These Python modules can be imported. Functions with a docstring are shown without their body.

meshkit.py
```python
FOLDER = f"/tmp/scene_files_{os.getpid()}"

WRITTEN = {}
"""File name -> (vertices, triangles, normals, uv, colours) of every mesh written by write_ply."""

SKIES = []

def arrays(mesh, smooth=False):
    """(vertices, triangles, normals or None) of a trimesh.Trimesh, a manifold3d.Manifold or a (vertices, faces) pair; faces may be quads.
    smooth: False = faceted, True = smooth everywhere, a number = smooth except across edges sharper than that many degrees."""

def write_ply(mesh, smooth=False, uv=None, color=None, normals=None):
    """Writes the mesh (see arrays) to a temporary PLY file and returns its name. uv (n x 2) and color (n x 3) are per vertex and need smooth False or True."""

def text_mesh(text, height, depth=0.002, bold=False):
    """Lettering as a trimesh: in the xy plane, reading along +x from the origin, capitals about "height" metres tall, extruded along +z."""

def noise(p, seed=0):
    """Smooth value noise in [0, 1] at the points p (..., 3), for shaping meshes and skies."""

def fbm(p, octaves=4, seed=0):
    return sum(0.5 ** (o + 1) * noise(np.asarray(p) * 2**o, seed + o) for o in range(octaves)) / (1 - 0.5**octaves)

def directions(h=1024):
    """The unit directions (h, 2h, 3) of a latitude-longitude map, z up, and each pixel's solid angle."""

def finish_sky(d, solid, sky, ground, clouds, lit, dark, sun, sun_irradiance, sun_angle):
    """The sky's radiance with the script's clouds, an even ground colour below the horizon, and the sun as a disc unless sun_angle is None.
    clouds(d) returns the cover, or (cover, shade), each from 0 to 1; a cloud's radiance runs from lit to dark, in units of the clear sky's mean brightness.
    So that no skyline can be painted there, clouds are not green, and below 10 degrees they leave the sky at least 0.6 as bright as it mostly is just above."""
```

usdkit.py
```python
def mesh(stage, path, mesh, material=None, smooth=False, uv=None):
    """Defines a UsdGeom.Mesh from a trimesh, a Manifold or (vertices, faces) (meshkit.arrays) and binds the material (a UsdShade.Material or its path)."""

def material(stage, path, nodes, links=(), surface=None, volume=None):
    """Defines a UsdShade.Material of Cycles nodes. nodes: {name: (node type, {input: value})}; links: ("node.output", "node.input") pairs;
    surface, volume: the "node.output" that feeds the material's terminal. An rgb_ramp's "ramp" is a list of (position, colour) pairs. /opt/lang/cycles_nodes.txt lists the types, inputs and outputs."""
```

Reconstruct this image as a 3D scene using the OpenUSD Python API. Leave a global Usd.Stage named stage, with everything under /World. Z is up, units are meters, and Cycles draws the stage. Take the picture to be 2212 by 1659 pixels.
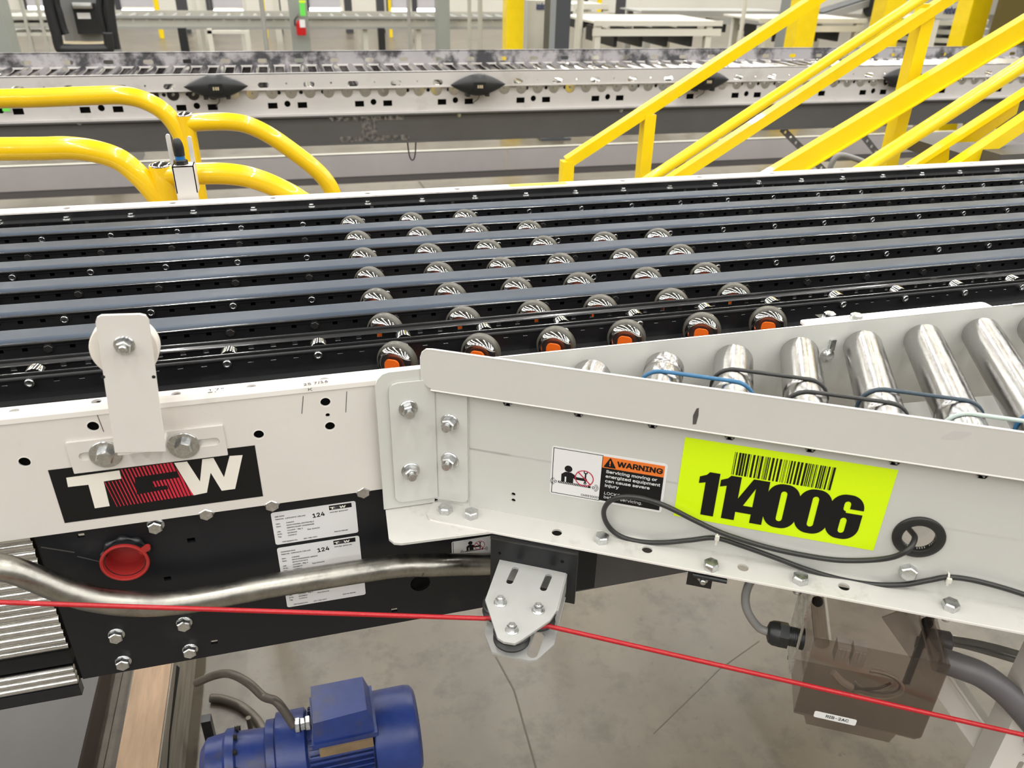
import math, random, glob
import numpy as np, trimesh, usdkit, meshkit
from pxr import Usd, UsdGeom, UsdLux, UsdShade, Gf, Sdf, Vt
from shapely.geometry import Polygon, Point, LineString, box as sbox, MultiPolygon
from shapely import affinity, unary_union

stage = Usd.Stage.CreateInMemory()
UsdGeom.SetStageUpAxis(stage, 'Z'); UsdGeom.SetStageMetersPerUnit(stage, 1.0)
UsdGeom.Xform.Define(stage, '/World')
rnd = random.Random(7)

EXPOSURE = 1.2
# ------------------------------------------------------------------ camera
H = 1.70                                   # eye height above the floor
F = 1699.14                                # focal length in pixels of the 2212 x 1659 frame
YAW, PITCH, ROLL = map(math.radians, (15.6724, 28.7375, -1.34617))
fw = np.array([math.sin(YAW)*math.cos(PITCH), math.cos(YAW)*math.cos(PITCH), -math.sin(PITCH)])
rt0 = np.array([math.cos(YAW), -math.sin(YAW), 0.0]); dn0 = np.cross(fw, rt0)
rt = math.cos(ROLL)*rt0 + math.sin(ROLL)*dn0; dn = -math.sin(ROLL)*rt0 + math.cos(ROLL)*dn0
CAM = np.array([0, 0, H])
cam = UsdGeom.Camera.Define(stage, '/World/camera')
cam.CreateHorizontalApertureAttr(36.0); cam.CreateVerticalApertureAttr(36.0*1659/2212)
cam.CreateFocalLengthAttr(36.0*F/2212); cam.CreateClippingRangeAttr((0.05, 500.0))
cam.CreateFStopAttr(8.0); cam.CreateFocusDistanceAttr(1.15)
m = np.eye(4); m[:3, 0], m[:3, 1], m[:3, 2], m[:3, 3] = rt, -dn, -fw, CAM
cam.AddTransformOp().Set(Gf.Matrix4d(*m.T.ravel().tolist()))
cam.CreateExposureAttr(EXPOSURE)

# ------------------------------------------------------------------ lights: rows of ceiling strip lamps in a big hall
LAMP_Z, LAMP_W, LAMP_L, LAMP_I = 8.0, 0.17, 3.6, 35.0
LAMPS = [(x, y) for y in (-12, -7, -2, 3, 8, 13, 18, 23) for x in (-16.5, -12.7, -8.9, -5.1, -1.3, 2.5, 6.3, 10.1, 13.9, 17.7, 21.5)]
UsdGeom.Scope.Define(stage, '/World/lights')
for i, (x, y) in enumerate(LAMPS):
    l = UsdLux.RectLight.Define(stage, f'/World/lights/lamp_light_{i:03d}')
    l.CreateWidthAttr(LAMP_W); l.CreateHeightAttr(LAMP_L); l.CreateIntensityAttr(LAMP_I); l.CreateColorAttr(Gf.Vec3f(1.0, 0.985, 0.945))
    l.AddTranslateOp().Set(Gf.Vec3d(x, y, LAMP_Z - .07))

# ------------------------------------------------------------------ pixel -> point of a true plane
def ray(x, y): return rt*(x-1106)/F + dn*(y-829.5)/F + fw
def hit(p, n, c): d = ray(*p); n = np.asarray(n, float); return CAM + d*((c - n@CAM)/(n@d))
def PY(p, y): return hit(p, (0, 1, 0), y)
def PZ(p, z): return hit(p, (0, 0, 1), z)
SD = np.array([math.cos(math.pi/6), -math.sin(math.pi/6), 0.0]); AD = np.array([math.sin(math.pi/6), math.cos(math.pi/6), 0.0])
B0 = np.array([.122, .797, 0.0])
def PS(p, off=0.0): return hit(p, AD, AD@B0 + off)
def sz(p, off=0.0): q = PS(p, off) - B0; return np.array([q@SD, q[2]])
def xz(p, y): q = PY(p, y); return np.array([q[0], q[2]])
EX, EY, EZ = np.eye(3)
def frame(o, u, v):
    u, v = np.asarray(u, float), np.asarray(v, float); M = np.eye(4)
    M[:3, 0], M[:3, 1], M[:3, 2], M[:3, 3] = u, v, np.cross(u, v), o; return M
def FY(y, x=0, z=0): return frame((x, y, z), EX, EZ)              # faces the camera (-Y)
def FS(off=0, s=0, z=0): q = B0 + SD*s + AD*off; return frame((q[0], q[1], z), SD, EZ)
def FZ(z, x=0, y=0): return frame((x, y, z), EX, EY)
def FSZ(z, s=0, a=0): q = B0 + SD*s + AD*a; return frame((q[0], q[1], z), SD, AD)
UP = lambda o: frame(o, EX, EY)

# ------------------------------------------------------------------ mesh helpers
def cat(*ms):
    ms = [x for y in ms for x in (y if isinstance(y, (list, tuple)) else [y])]
    return trimesh.util.concatenate(ms) if len(ms) > 1 else ms[0]
def tr(mesh, M): mesh = mesh.copy(); mesh.apply_transform(M); return mesh
def bx(x0, x1, y0, y1, z0, z1, M=None):
    b = trimesh.creation.box((abs(x1-x0), abs(y1-y0), abs(z1-z0))); b.apply_translation(((x0+x1)/2, (y0+y1)/2, (z0+z1)/2)); return b if M is None else tr(b, M)
def ext(poly, t0, t1, M=None):
    """poly (may have holes) extruded from n=t0 to n=t1"""
    ps = [g for g in getattr(poly, 'geoms', [poly]) if g.area > 1e-12]
    out = []
    for g in ps:
        e = trimesh.creation.extrude_polygon(g, t1-t0, engine='earcut'); e.apply_translation((0, 0, t0)); out.append(e)
    r = cat(out); return r if M is None else tr(r, M)
def rr(x0, y0, x1, y1, r=0.0, n=6):
    if r <= 0: return sbox(x0, y0, x1, y1)
    return sbox(x0+r, y0+r, x1-r, y1-r).buffer(r, quad_segs=n)
def circ(x, y, r, n=8): return Point(x, y).buffer(r, quad_segs=n)
def slot(x0, y0, x1, y1, r, n=6): return LineString([(x0, y0), (x1, y1)]).buffer(r, quad_segs=n)
def cut(poly, *holes):
    hs = [h for x in holes for h in (x if isinstance(x, (list, tuple)) else [x])]
    return poly.difference(unary_union(hs)) if hs else poly
def prof(pts, L0, L1, M=None):
    """closed 2D outline swept along the frame's n axis"""
    return ext(Polygon(pts), L0, L1, M)
def strip(pts, t):
    """open polyline thickened to a sheet outline"""
    return LineString(pts).buffer(t/2, cap_style='flat', join_style='mitre')
FX = lambda x=0: frame((x, 0, 0), EY, EZ)                         # outlines given as (y, z), swept along x
def spline(pts, n=10, closed=False):
    P = np.asarray(pts, float); out = []
    N = len(P)
    for i in range(N if closed else N-1):
        if closed: a, b, c, d = P[(i-1) % N], P[i], P[(i+1) % N], P[(i+2) % N]
        else: a, b, c, d = P[max(i-1, 0)], P[i], P[i+1], P[min(i+2, N-1)]
        t = np.linspace(0, 1, n, endpoint=False)[:, None]
        out.append(.5*((2*b) + (-a+c)*t + (2*a-5*b+4*c-d)*t*t + (-a+3*b-3*c+d)*t**3))
    if not closed: out.append(P[-1:])
    return np.vstack(out)
def tube(P, r, k=16, caps=True, closed=False):
    P = np.asarray(P, float); N = len(P)
    r = np.broadcast_to(r, (N,))
    T = np.gradient(P, axis=0) if not closed else np.roll(P, -1, 0)-np.roll(P, 1, 0)
    T /= np.linalg.norm(T, axis=1, keepdims=True)+1e-12
    a = np.cross(T[0], EZ if abs(T[0][2]) < .9 else EX); a /= np.linalg.norm(a); A = [a]
    for i in range(1, N):
        a = A[-1] - T[i]*(A[-1]@T[i]); A.append(a/np.linalg.norm(a))
    A = np.array(A); Bn = np.cross(T, A); g = np.arange(k)*2*np.pi/k
    V = (P[:, None]+r[:, None, None]*(np.cos(g)[None, :, None]*A[:, None]+np.sin(g)[None, :, None]*Bn[:, None])).reshape(-1, 3)
    f = []
    for i in range(N if closed else N-1):
        j = (i+1) % N
        for q in range(k):
            q2 = (q+1) % k
            f += [(i*k+q, i*k+q2, j*k+q2), (i*k+q, j*k+q2, j*k+q)]
    if caps and not closed:
        V = np.vstack([V, P[0], P[-1]]); c0, c1 = len(V)-2, len(V)-1
        for q in range(k):
            f.append((c0, (q+1) % k, q)); f.append((c1, (N-1)*k+q, (N-1)*k+(q+1) % k))
    return trimesh.Trimesh(V, f, process=False)
def lathe(pr, k=24, M=None):
    """profile [(r, h)...] turned about the frame's n axis"""
    V, f = [], []; g = np.arange(k)*2*np.pi/k
    for r, h in pr: V += [(max(r, 1e-6)*math.cos(t), max(r, 1e-6)*math.sin(t), h) for t in g]
    for i in range(len(pr)-1):
        for q in range(k):
            q2 = (q+1) % k
            f += [(i*k+q, i*k+q2, (i+1)*k+q2), (i*k+q, (i+1)*k+q2, (i+1)*k+q)]
    e = trimesh.Trimesh(np.array(V), f, process=False)
    return e if M is None else tr(e, M)
def cyl(r, h0, h1, k=20, M=None, ch=0.0):
    return lathe([(0, h0), (r, h0), (r, h1-ch), (r-ch, h1), (0, h1)] if ch else [(0, h0), (r, h0), (r, h1), (0, h1)], k, M)
def bar(a, b, w, h, up=EZ):
    """rectangular bar from a to b: w across, h along up"""
    a, b = np.asarray(a, float), np.asarray(b, float); d = b-a; L = np.linalg.norm(d); d /= L
    s = np.cross(d, up); s /= np.linalg.norm(s); u = np.cross(s, d)
    M = np.eye(4); M[:3, 0], M[:3, 1], M[:3, 2], M[:3, 3] = s, u, -d, a
    M[:3, 2] = np.cross(s, u)
    sg = 1 if M[:3, 2]@d > 0 else -1
    return bx(-w/2, w/2, -h/2, h/2, 0, sg*L, M)
def hexhead(af, h, rot=0.0):
    R = af/math.sqrt(3)
    def ring(r, z): return [(r*math.cos(rot+math.pi/3*i), r*math.sin(rot+math.pi/3*i), z) for i in range(6)]
    V = ring(R, 0)+ring(R, h*.82)+ring(R*.86, h)+[(0, 0, h)]; f = []
    for i in range(6):
        j = (i+1) % 6
        for a in (0, 6): f += [(a+i, a+j, a+6+j), (a+i, a+6+j, a+6+i)]
        f.append((12+i, 12+j, 18))
    return trimesh.Trimesh(np.array(V), f, process=False)
def bolt(af=.013, h=.006, wr=0.0, wh=.0015, stud=0.0, sh=0.0, rot=0.3):
    out = []
    if wr: out.append(cyl(wr, 0, wh, 20, ch=wh*.4))
    hd = hexhead(af, h, rot); hd.apply_translation((0, 0, wh if wr else 0)); out.append(hd)
    if stud: out.append(cyl(stud, 0, sh, 14, ch=stud*.25))
    return cat(out)
_font = {}
def text_poly(s, height, bold=0, px=64):
    from PIL import Image, ImageDraw, ImageFont
    if px not in _font: _font[px] = ImageFont.truetype(glob.glob('/opt/blender-*/*/datafiles/fonts/Inter.woff2')[0], px)
    f = _font[px]
    x0, y0, x1, y1 = f.getbbox(s, anchor='ls', stroke_width=bold)
    im = Image.new('L', (x1-x0+8, y1-y0+8)); ImageDraw.Draw(im).text((4-x0, 4-y0), s, 255, f, anchor='ls', stroke_width=bold)
    on = np.pad(np.asarray(im) > 127, ((0, 0), (1, 1))).astype(np.int8)
    r, st = np.nonzero(np.diff(on, axis=1) == 1); en = np.nonzero(np.diff(on, axis=1) == -1)[1]
    sh = unary_union([sbox(a, -q-1, b, -q) for q, a, b in zip(r, st, en)]).buffer(.45).buffer(-.45).simplify(.6)
    k = height/(px*.728)
    return affinity.affine_transform(sh, [k, 0, 0, k, -4*k, (4-y0)*k])

# ------------------------------------------------------------------ scene objects
_used = {}
def _path(parent, name):
    k = (parent, name); n = _used.get(k, 0); _used[k] = n+1
    return f'{parent}/{name}' if n == 0 else f'{parent}/{name}_{n:03d}'
def _tag(p, label=None, cat=None, group=None, kind=None):
    for k, v in (('label', label), ('category', cat), ('group', group), ('kind', kind)):
        if v: p.SetCustomDataByKey(k, v)
class Thing:
    long = []
    def __init__(s, name, label=None, cat=None, group=None, kind=None, loc=None, rz=0.0):
        if label and not 4 <= len(label.replace('-', ' ').split()) <= 16: print('LABEL', len(label.split()), label)
        s.name = name; s.path = _path('/World', name); s.meta = (label, cat, group, kind); s.parts = []; s.loc = loc; s.rz = rz; s.n = {}
    def add(s, name, mesh, m, smooth=30, label=None, parent=None, kind=None):
        base = parent or ''
        k = (base, name); n = s.n.get(k, 0); s.n[k] = n+1
        rel = (base+'/' if base else '')+name+(f'_{n:03d}' if n else '')
        s.parts.append((rel, mesh, m, smooth, label, kind)); return rel
    def done(s):
        local = s.loc is not None
        if not local:
            bd = np.array([p[1].bounds for p in s.parts]); lo, hi = bd[:, 0].min(0), bd[:, 1].max(0)
            s.loc = np.array([(lo[0]+hi[0])/2, (lo[1]+hi[1])/2, lo[2]])
        x = UsdGeom.Xform.Define(stage, s.path); x.AddTranslateOp().Set(Gf.Vec3d(*map(float, s.loc)))
        if s.rz or local: x.AddRotateZOp().Set(float(s.rz))
        _tag(x.GetPrim(), *s.meta)
        for rel, mesh, m, sm, lab, kind in s.parts:
            mm = mesh.copy()
            if not local: mm.apply_translation(-np.asarray(s.loc))
            g = usdkit.mesh(stage, f'{s.path}/{rel}', mm, MAT[m], smooth=sm)
            _tag(g.GetPrim(), lab, kind=kind)
        return s
    def copy(s, loc, label=None, rz=None, group=None):
        p = _path('/World', s.name)
        x = UsdGeom.Xform.Define(stage, p); x.AddTranslateOp().Set(Gf.Vec3d(*map(float, loc))); x.AddRotateZOp().Set(float(s.rz if rz is None else rz))
        pr = x.GetPrim(); pr.GetReferences().AddInternalReference(s.path); pr.SetInstanceable(True)
        _tag(pr, label or s.meta[0], s.meta[1], group or s.meta[2], s.meta[3]); return pr
def solo(name, label, cat_, mesh, m, smooth=30, group=None, kind=None):
    c = mesh.bounds.mean(0); c[2] = mesh.bounds[0][2]
    mm = mesh.copy(); mm.apply_translation(-c)
    g = usdkit.mesh(stage, _path('/World', name), mm, MAT[m], smooth=smooth); g.AddTranslateOp().Set(Gf.Vec3d(*map(float, c)))
    _tag(g.GetPrim(), label, cat_, group, kind); return g

# ------------------------------------------------------------------ materials
MAT = {}
def pm(name, col, rough=.45, metal=0.0, var=0.0, scale=6.0, stretch=(1, 1, 1), rvar=0.0, bump=0.0, bscale=None, dirt=None, dirt_amt=(.55, .75), dirt_scale=3.0, local=True, **kw):
    n = {'p': ('principled_bsdf', dict(base_color=col, roughness=rough, metallic=metal, **kw))}; L = []
    if var or rvar or bump or dirt:
        n['tc'] = ('texture_coordinate', {}) if local else ('geometry', {})
        src = 'tc.object' if local else 'tc.position'
        n['mp'] = ('mapping', dict(scale=stretch)); L.append((src, 'mp.vector'))
        n['nz'] = ('noise_texture', dict(scale=scale, detail=5.0, roughness=.6)); L.append(('mp.vector', 'nz.vector'))
    c = None
    if var:
        a = [max(0, x*(1-var)) for x in col]; b = [min(1, x*(1+var)) for x in col]
        n['rp'] = ('rgb_ramp', dict(ramp=[(.3, a), (.7, b)])); L.append(('nz.fac', 'rp.fac')); c = 'rp.color'
    if dirt:
        n['n2'] = ('noise_texture', dict(scale=dirt_scale, detail=7.0, roughness=.68)); L.append(('mp.vector', 'n2.vector'))
        n['r2'] = ('rgb_ramp', dict(ramp=[(dirt_amt[0], (0, 0, 0)), (dirt_amt[1], (1, 1, 1))])); L.append(('n2.fac', 'r2.fac'))
        n['mx'] = ('mix_color', dict(a=col, b=dirt)); L.append(('r2.color', 'mx.fac'))
        if c: L.append((c, 'mx.a'))
        c = 'mx.result'
    if c: L.append((c, 'p.base_color'))
    if rvar:
        n['mr'] = ('map_range', dict(from_min=.3, from_max=.7, to_min=max(.02, rough-rvar), to_max=rough+rvar)); L += [('nz.fac', 'mr.value'), ('mr.result', 'p.roughness')]
    if bump:
        s = 'nz'
        if bscale:
            n['n3'] = ('noise_texture', dict(scale=bscale, detail=3.0)); L.append(('mp.vector', 'n3.vector')); s = 'n3'
        n['bp'] = ('bump', dict(strength=bump, distance=.002)); L += [(s+'.fac', 'bp.height'), ('bp.normal', 'p.normal')]
    MAT[name] = usdkit.material(stage, f'/World/Looks/{name}', n, L, surface='p.BSDF')
UsdGeom.Scope.Define(stage, '/World/Looks')
pm('white_paint', (.70, .665, .625), .38, var=.03, scale=5, rvar=.06, dirt=(.52, .48, .44), dirt_amt=(.62, .9), dirt_scale=9)
pm('flange_paint', (.72, .68, .65), .36, var=.03, scale=9, dirt=(.34, .30, .28), dirt_amt=(.60, .80), dirt_scale=22)
pm('grey_paint', (.60, .60, .565), .36, var=.02, scale=5, rvar=.05)
pm('grey_flange', (.56, .55, .515), .42, var=.05, scale=14, dirt=(.36, .34, .31), dirt_amt=(.58, .8), dirt_scale=26)
pm('guard_paint', (.625, .61, .575), .36, var=.02, scale=5, rvar=.05, dirt=(.45, .43, .40), dirt_amt=(.68, .9), dirt_scale=14)
pm('pale_edge', (.80, .77, .73), .35)  # paler tone for edge strips, hole rims and a weld bead
pm('black_paint', (.012, .013, .015), .34, rvar=.1, scale=8)
pm('black_rail', (.010, .010, .011), .36, rvar=.1, scale=10)
pm('rail_lip', (.022, .022, .023), .22, metal=.0, coat_weight=.5)
pm('black_plate', (.010, .0105, .013), .42, specular_ior_level=.35, rvar=.08, scale=5, dirt=(.03, .03, .03), dirt_amt=(.6, .85), dirt_scale=12)
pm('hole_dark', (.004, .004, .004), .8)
pm('floor_seam', (.085, .07, .052), .5)
pm('belt_blue', (.028, .040, .060), .42, var=.10, scale=3, stretch=(1, 6, 1), rvar=.04, specular_ior_level=.42)
pm('belt_edge', (.020, .036, .062), .4)
pm('chrome', (.70, .69, .67), .09, 1.0)
pm('steel', (.40, .395, .385), .22, 1.0, var=.05, scale=30, rvar=.02)
pm('brushed', (.33, .33, .335), .34, 1.0, var=.08, scale=60)
pm('zinc', (.62, .63, .63), .26, 1.0, var=.12, scale=60, rvar=.12)
pm('galv', (.36, .35, .315), .33, 1.0, var=.14, scale=24, rvar=.1)
pm('dull_steel', (.16, .155, .15), .45, .7, var=.2, scale=40)
pm('dark_bolt', (.035, .033, .032), .42, .5, var=.2, scale=60)
pm('rust_bolt', (.07, .032, .024), .55, .3, var=.3, scale=60)
pm('tyre', (.075, .070, .056), .36, var=.1, scale=30)
pm('orange', (.80, .135, .012), .38, var=.05, scale=20)
pm('red_cap', (.36, .022, .02), .32, var=.05, scale=20, subsurface_weight=.15, subsurface_radius=(.6, .1, .05), subsurface_scale=.01)
pm('red_cord', (.40, .008, .014), .30, var=.12, scale=300, bump=.2, bscale=600)
pm('rubber', (.018, .018, .017), .42, var=.1, scale=20)
pm('cable', (.026, .026, .025), .38)
pm('band_blue', (.03, .13, .26), .30); pm('band_dark', (.022, .023, .022), .35); pm('band_slate', (.035, .055, .075), .32); pm('band_clear', (.42, .50, .46), .25)
pm('neon', (.72, 1.0, .0), .42, var=.01, scale=3)
pm('ink', (.008, .008, .008), .55, specular_ior_level=.25); pm('paper', (.80, .80, .80), .38); pm('label_white', (.74, .74, .745), .40)
pm('warn_orange', (.85, .20, .03), .40); pm('sign_red', (.50, .02, .06), .40); pm('logo_red', (.62, .022, .05), .36); pm('logo_white', (.84, .80, .72), .36)
pm('grey_ink', (.11, .11, .115), .42); pm('blue_ink', (.035, .05, .14), .5)
pm('yellow', (.93, .67, .003), .30, var=.05, scale=6, rvar=.05, coat_weight=.25)
pm('yellow_pipe', (.88, .565, .003), .24, var=.06, scale=9, coat_weight=.4, bump=.06, bscale=90)
pm('yellow_tape', (.90, .62, .05), .34)
pm('pull_grey', (.40, .40, .385), .38, var=.05, scale=20, dirt=(.24, .23, .22), dirt_amt=(.62, .8), dirt_scale=60)
pm('nylon', (.72, .70, .63), .40)
pm('uhmw', (.80, .75, .68), .40, var=.03, scale=20)
pm('flex_grey', (.105, .10, .105), .42, var=.08, scale=14)
pm('tube_grey', (.22, .215, .205), .38)
pm('motor_blue', (.022, .045, .20), .33, var=.15, scale=14, rvar=.08, dirt=(.07, .065, .07), dirt_amt=(.52, .72), dirt_scale=9)
pm('motor_plate', (.26, .18, .10), .6, var=.2, scale=30)
pm('wood', (.40, .27, .17), .62, var=.22, scale=7, stretch=(7, .8, 7), dirt=(.16, .11, .075), dirt_amt=(.62, .8), dirt_scale=4)
pm('wood_grey', (.27, .24, .195), .68, var=.25, scale=7, stretch=(7, .8, 7), dirt=(.07, .05, .04), dirt_amt=(.56, .78), dirt_scale=3)
pm('mat_dark', (.085, .080, .078), .50, var=.12, scale=3)
pm('brown_steel', (.13, .115, .095), .45, .4, var=.3, scale=12, dirt=(.35, .33, .30), dirt_amt=(.6, .75), dirt_scale=10)
pm('ribbed', (.72, .71, .68), .24, 1.0, var=.06, scale=12, rvar=.05)
pm('far_panel', (.60, .575, .56), .38, var=.06, scale=3, dirt=(.42, .39, .36), dirt_amt=(.55, .8), dirt_scale=5)
pm('far_rail', (.36, .345, .36), .40, var=.1, scale=4, dirt=(.05, .048, .055), dirt_amt=(.46, .58), dirt_scale=5.5)
pm('beam_grey', (.095, .092, .090), .38, var=.10, scale=2, rvar=.06)
pm('low_beam', (.40, .375, .375), .42, var=.05, scale=2)
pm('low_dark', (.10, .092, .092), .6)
pm('bg_beige', (.50, .49, .43), .45, var=.06, scale=2); pm('bg_white', (.70, .68, .60), .42); pm('bg_silver', (.42, .42, .40), .35, .3)
pm('col_green', (.30, .32, .29), .45); pm('col_dark', (.060, .066, .072), .42); pm('col_light', (.26, .275, .275), .42)
pm('door_panel', (.55, .53, .56), .5); pm('wall_paint', (.74, .71, .63), .6, var=.04, scale=.6, local=False); pm('wall_grey', (.20, .20, .20), .6, var=.04, scale=.6, local=False); pm('ceil_paint', (.20, .20, .195), .7)
pm('door_dark', (.05, .05, .055), .6)
pm('fire_red', (.55, .012, .015), .30); pm('tag_green', (.16, .75, .10), .5); pm('black_plastic', (.016, .017, .018), .40)
pm('truck_grey', (.20, .20, .195), .5); pm('deck_tan', (.48, .40, .26), .6); pm('brown_dark', (.10, .075, .012), .5)
pm('blue_plastic', (.02, .16, .42), .35)
# concrete: mottled brown-grey, polished
n = {'g': ('geometry', {}), 'n1': ('noise_texture', dict(scale=1.3, detail=8.0, roughness=.62)), 'n2': ('noise_texture', dict(scale=7.0, detail=9.0, roughness=.7)), 'n3': ('noise_texture', dict(scale=26.0, detail=4.0, roughness=.6)),
     'r1': ('rgb_ramp', dict(ramp=[(.30, (.085, .068, .045)), (.52, (.135, .112, .077)), (.74, (.18, .153, .11))])), 'r2': ('rgb_ramp', dict(ramp=[(.34, (.52, .49, .45)), (.50, (1, 1, 1)), (.8, (1.0, 1.0, 1.0))])),
     'r3': ('rgb_ramp', dict(ramp=[(.24, (.35, .31, .27)), (.33, (1, 1, 1))])),
     'm': ('mix_color', dict(blend_type='multiply', fac=.85)), 'm3': ('mix_color', dict(blend_type='multiply', fac=.75)), 'rr': ('map_range', dict(from_min=.3, from_max=.7, to_min=.34, to_max=.50)),
     'bp': ('bump', dict(strength=.04, distance=.004)), 'p': ('principled_bsdf', dict(specular_ior_level=.6, coat_weight=.45, coat_roughness=.34, coat_ior=1.5))}
L = [('g.position', 'n1.vector'), ('g.position', 'n2.vector'), ('g.position', 'n3.vector'), ('n1.fac', 'r1.fac'), ('n2.fac', 'r2.fac'), ('n3.fac', 'r3.fac'), ('r1.color', 'm.a'), ('r2.color', 'm.b'), ('m.result', 'm3.a'), ('r3.color', 'm3.b'), ('m3.result', 'p.base_color'),
     ('n1.fac', 'rr.value'), ('rr.result', 'p.roughness'), ('n2.fac', 'bp.height'), ('bp.normal', 'p.normal')]
MAT['concrete'] = usdkit.material(stage, '/World/Looks/concrete', n, L, surface='p.BSDF')
def emit(name, col, s): MAT[name] = usdkit.material(stage, f'/World/Looks/{name}', {'e': ('emission', dict(color=col, strength=s))}, [], surface='e.emission')
emit('daylight', (1.0, .97, .92), 6.0); 
MAT['smoked'] = usdkit.material(stage, '/World/Looks/smoked', {'t': ('transparent_bsdf', dict(color=(.70, .65, .61))), 'g': ('glossy_bsdf', dict(color=(.9, .9, .9), roughness=.12)), 'd': ('diffuse_bsdf', dict(color=(.12, .105, .095))),
    'f': ('layer_weight', dict(blend=.5)), 'fp': ('math', dict(math_type='power', value2=3.0)), 'fm': ('math', dict(math_type='multiply_add', value2=.45, value3=.035)), 'm0': ('mix_closure', dict(fac=.12)), 'm1': ('mix_closure', {})},
    [('t.BSDF', 'm0.closure1'), ('d.BSDF', 'm0.closure2'), ('f.facing', 'fp.value1'), ('fp.value', 'fm.value1'), ('fm.value', 'm1.fac'), ('m0.closure', 'm1.closure1'), ('g.BSDF', 'm1.closure2')], surface='m1.closure')
MAT['clear_tape'] = usdkit.material(stage, '/World/Looks/clear_tape', {'t': ('transparent_bsdf', dict(color=(.95, .95, .95))), 'g': ('glossy_bsdf', dict(color=(.9, .9, .9), roughness=.15)), 'f': ('noise_texture', dict(scale=60.0, detail=4.0)), 'r': ('rgb_ramp', dict(ramp=[(.42, (0, 0, 0)), (.66, (.40, .40, .40))])), 'm': ('mix_closure', {}), 'c': ('texture_coordinate', {})},
    [('c.object', 'f.vector'), ('f.fac', 'r.fac'), ('r.color', 'm.fac'), ('t.BSDF', 'm.closure1'), ('g.BSDF', 'm.closure2')], surface='m.closure')
# ================================================================== SETTING
def struct(name, mesh, m, smooth=False):
    g = usdkit.mesh(stage, _path('/World', name), mesh, MAT[m], smooth=smooth); _tag(g.GetPrim(), kind='structure'); return g
RX0, RX1, RY0, RY1, RZ = -26, 34, -16, 27.2, 9.0
struct('floor', bx(RX0, RX1, RY0, RY1, -.2, 0), 'concrete')
struct('ceiling', bx(RX0, RX1, RY0, RY1, RZ, RZ+.2), 'ceil_paint')
struct('wall_left', bx(RX0-.2, RX0, RY0, RY1, 0, RZ), 'wall_grey'); struct('wall_right', bx(RX1, RX1+.2, RY0, RY1, 0, RZ), 'wall_grey')
struct('wall_front', bx(RX0, RX1, RY0-.2, RY0, 0, RZ), 'wall_grey'); struct('wall_back', bx(RX0, RX1, RY1, RY1+.2, 0, RZ), 'wall_paint')
# control joints and a crack in the slab
def floor_line(px, w): 
    P = np.array([PZ(p, .0) for p in px])[:, :2]; return ext(LineString(P).buffer(w, cap_style='flat'), .0002, .0008)
struct('trim_1', cat(floor_line([(1071, 1419), (1110, 1490), (1158, 1659)], .0022), floor_line([(1640, 1385), (1555, 1445), (1412, 1585)], .0012), floor_line([(905, 392), (920, 412)], .01)), 'floor_seam')

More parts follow.
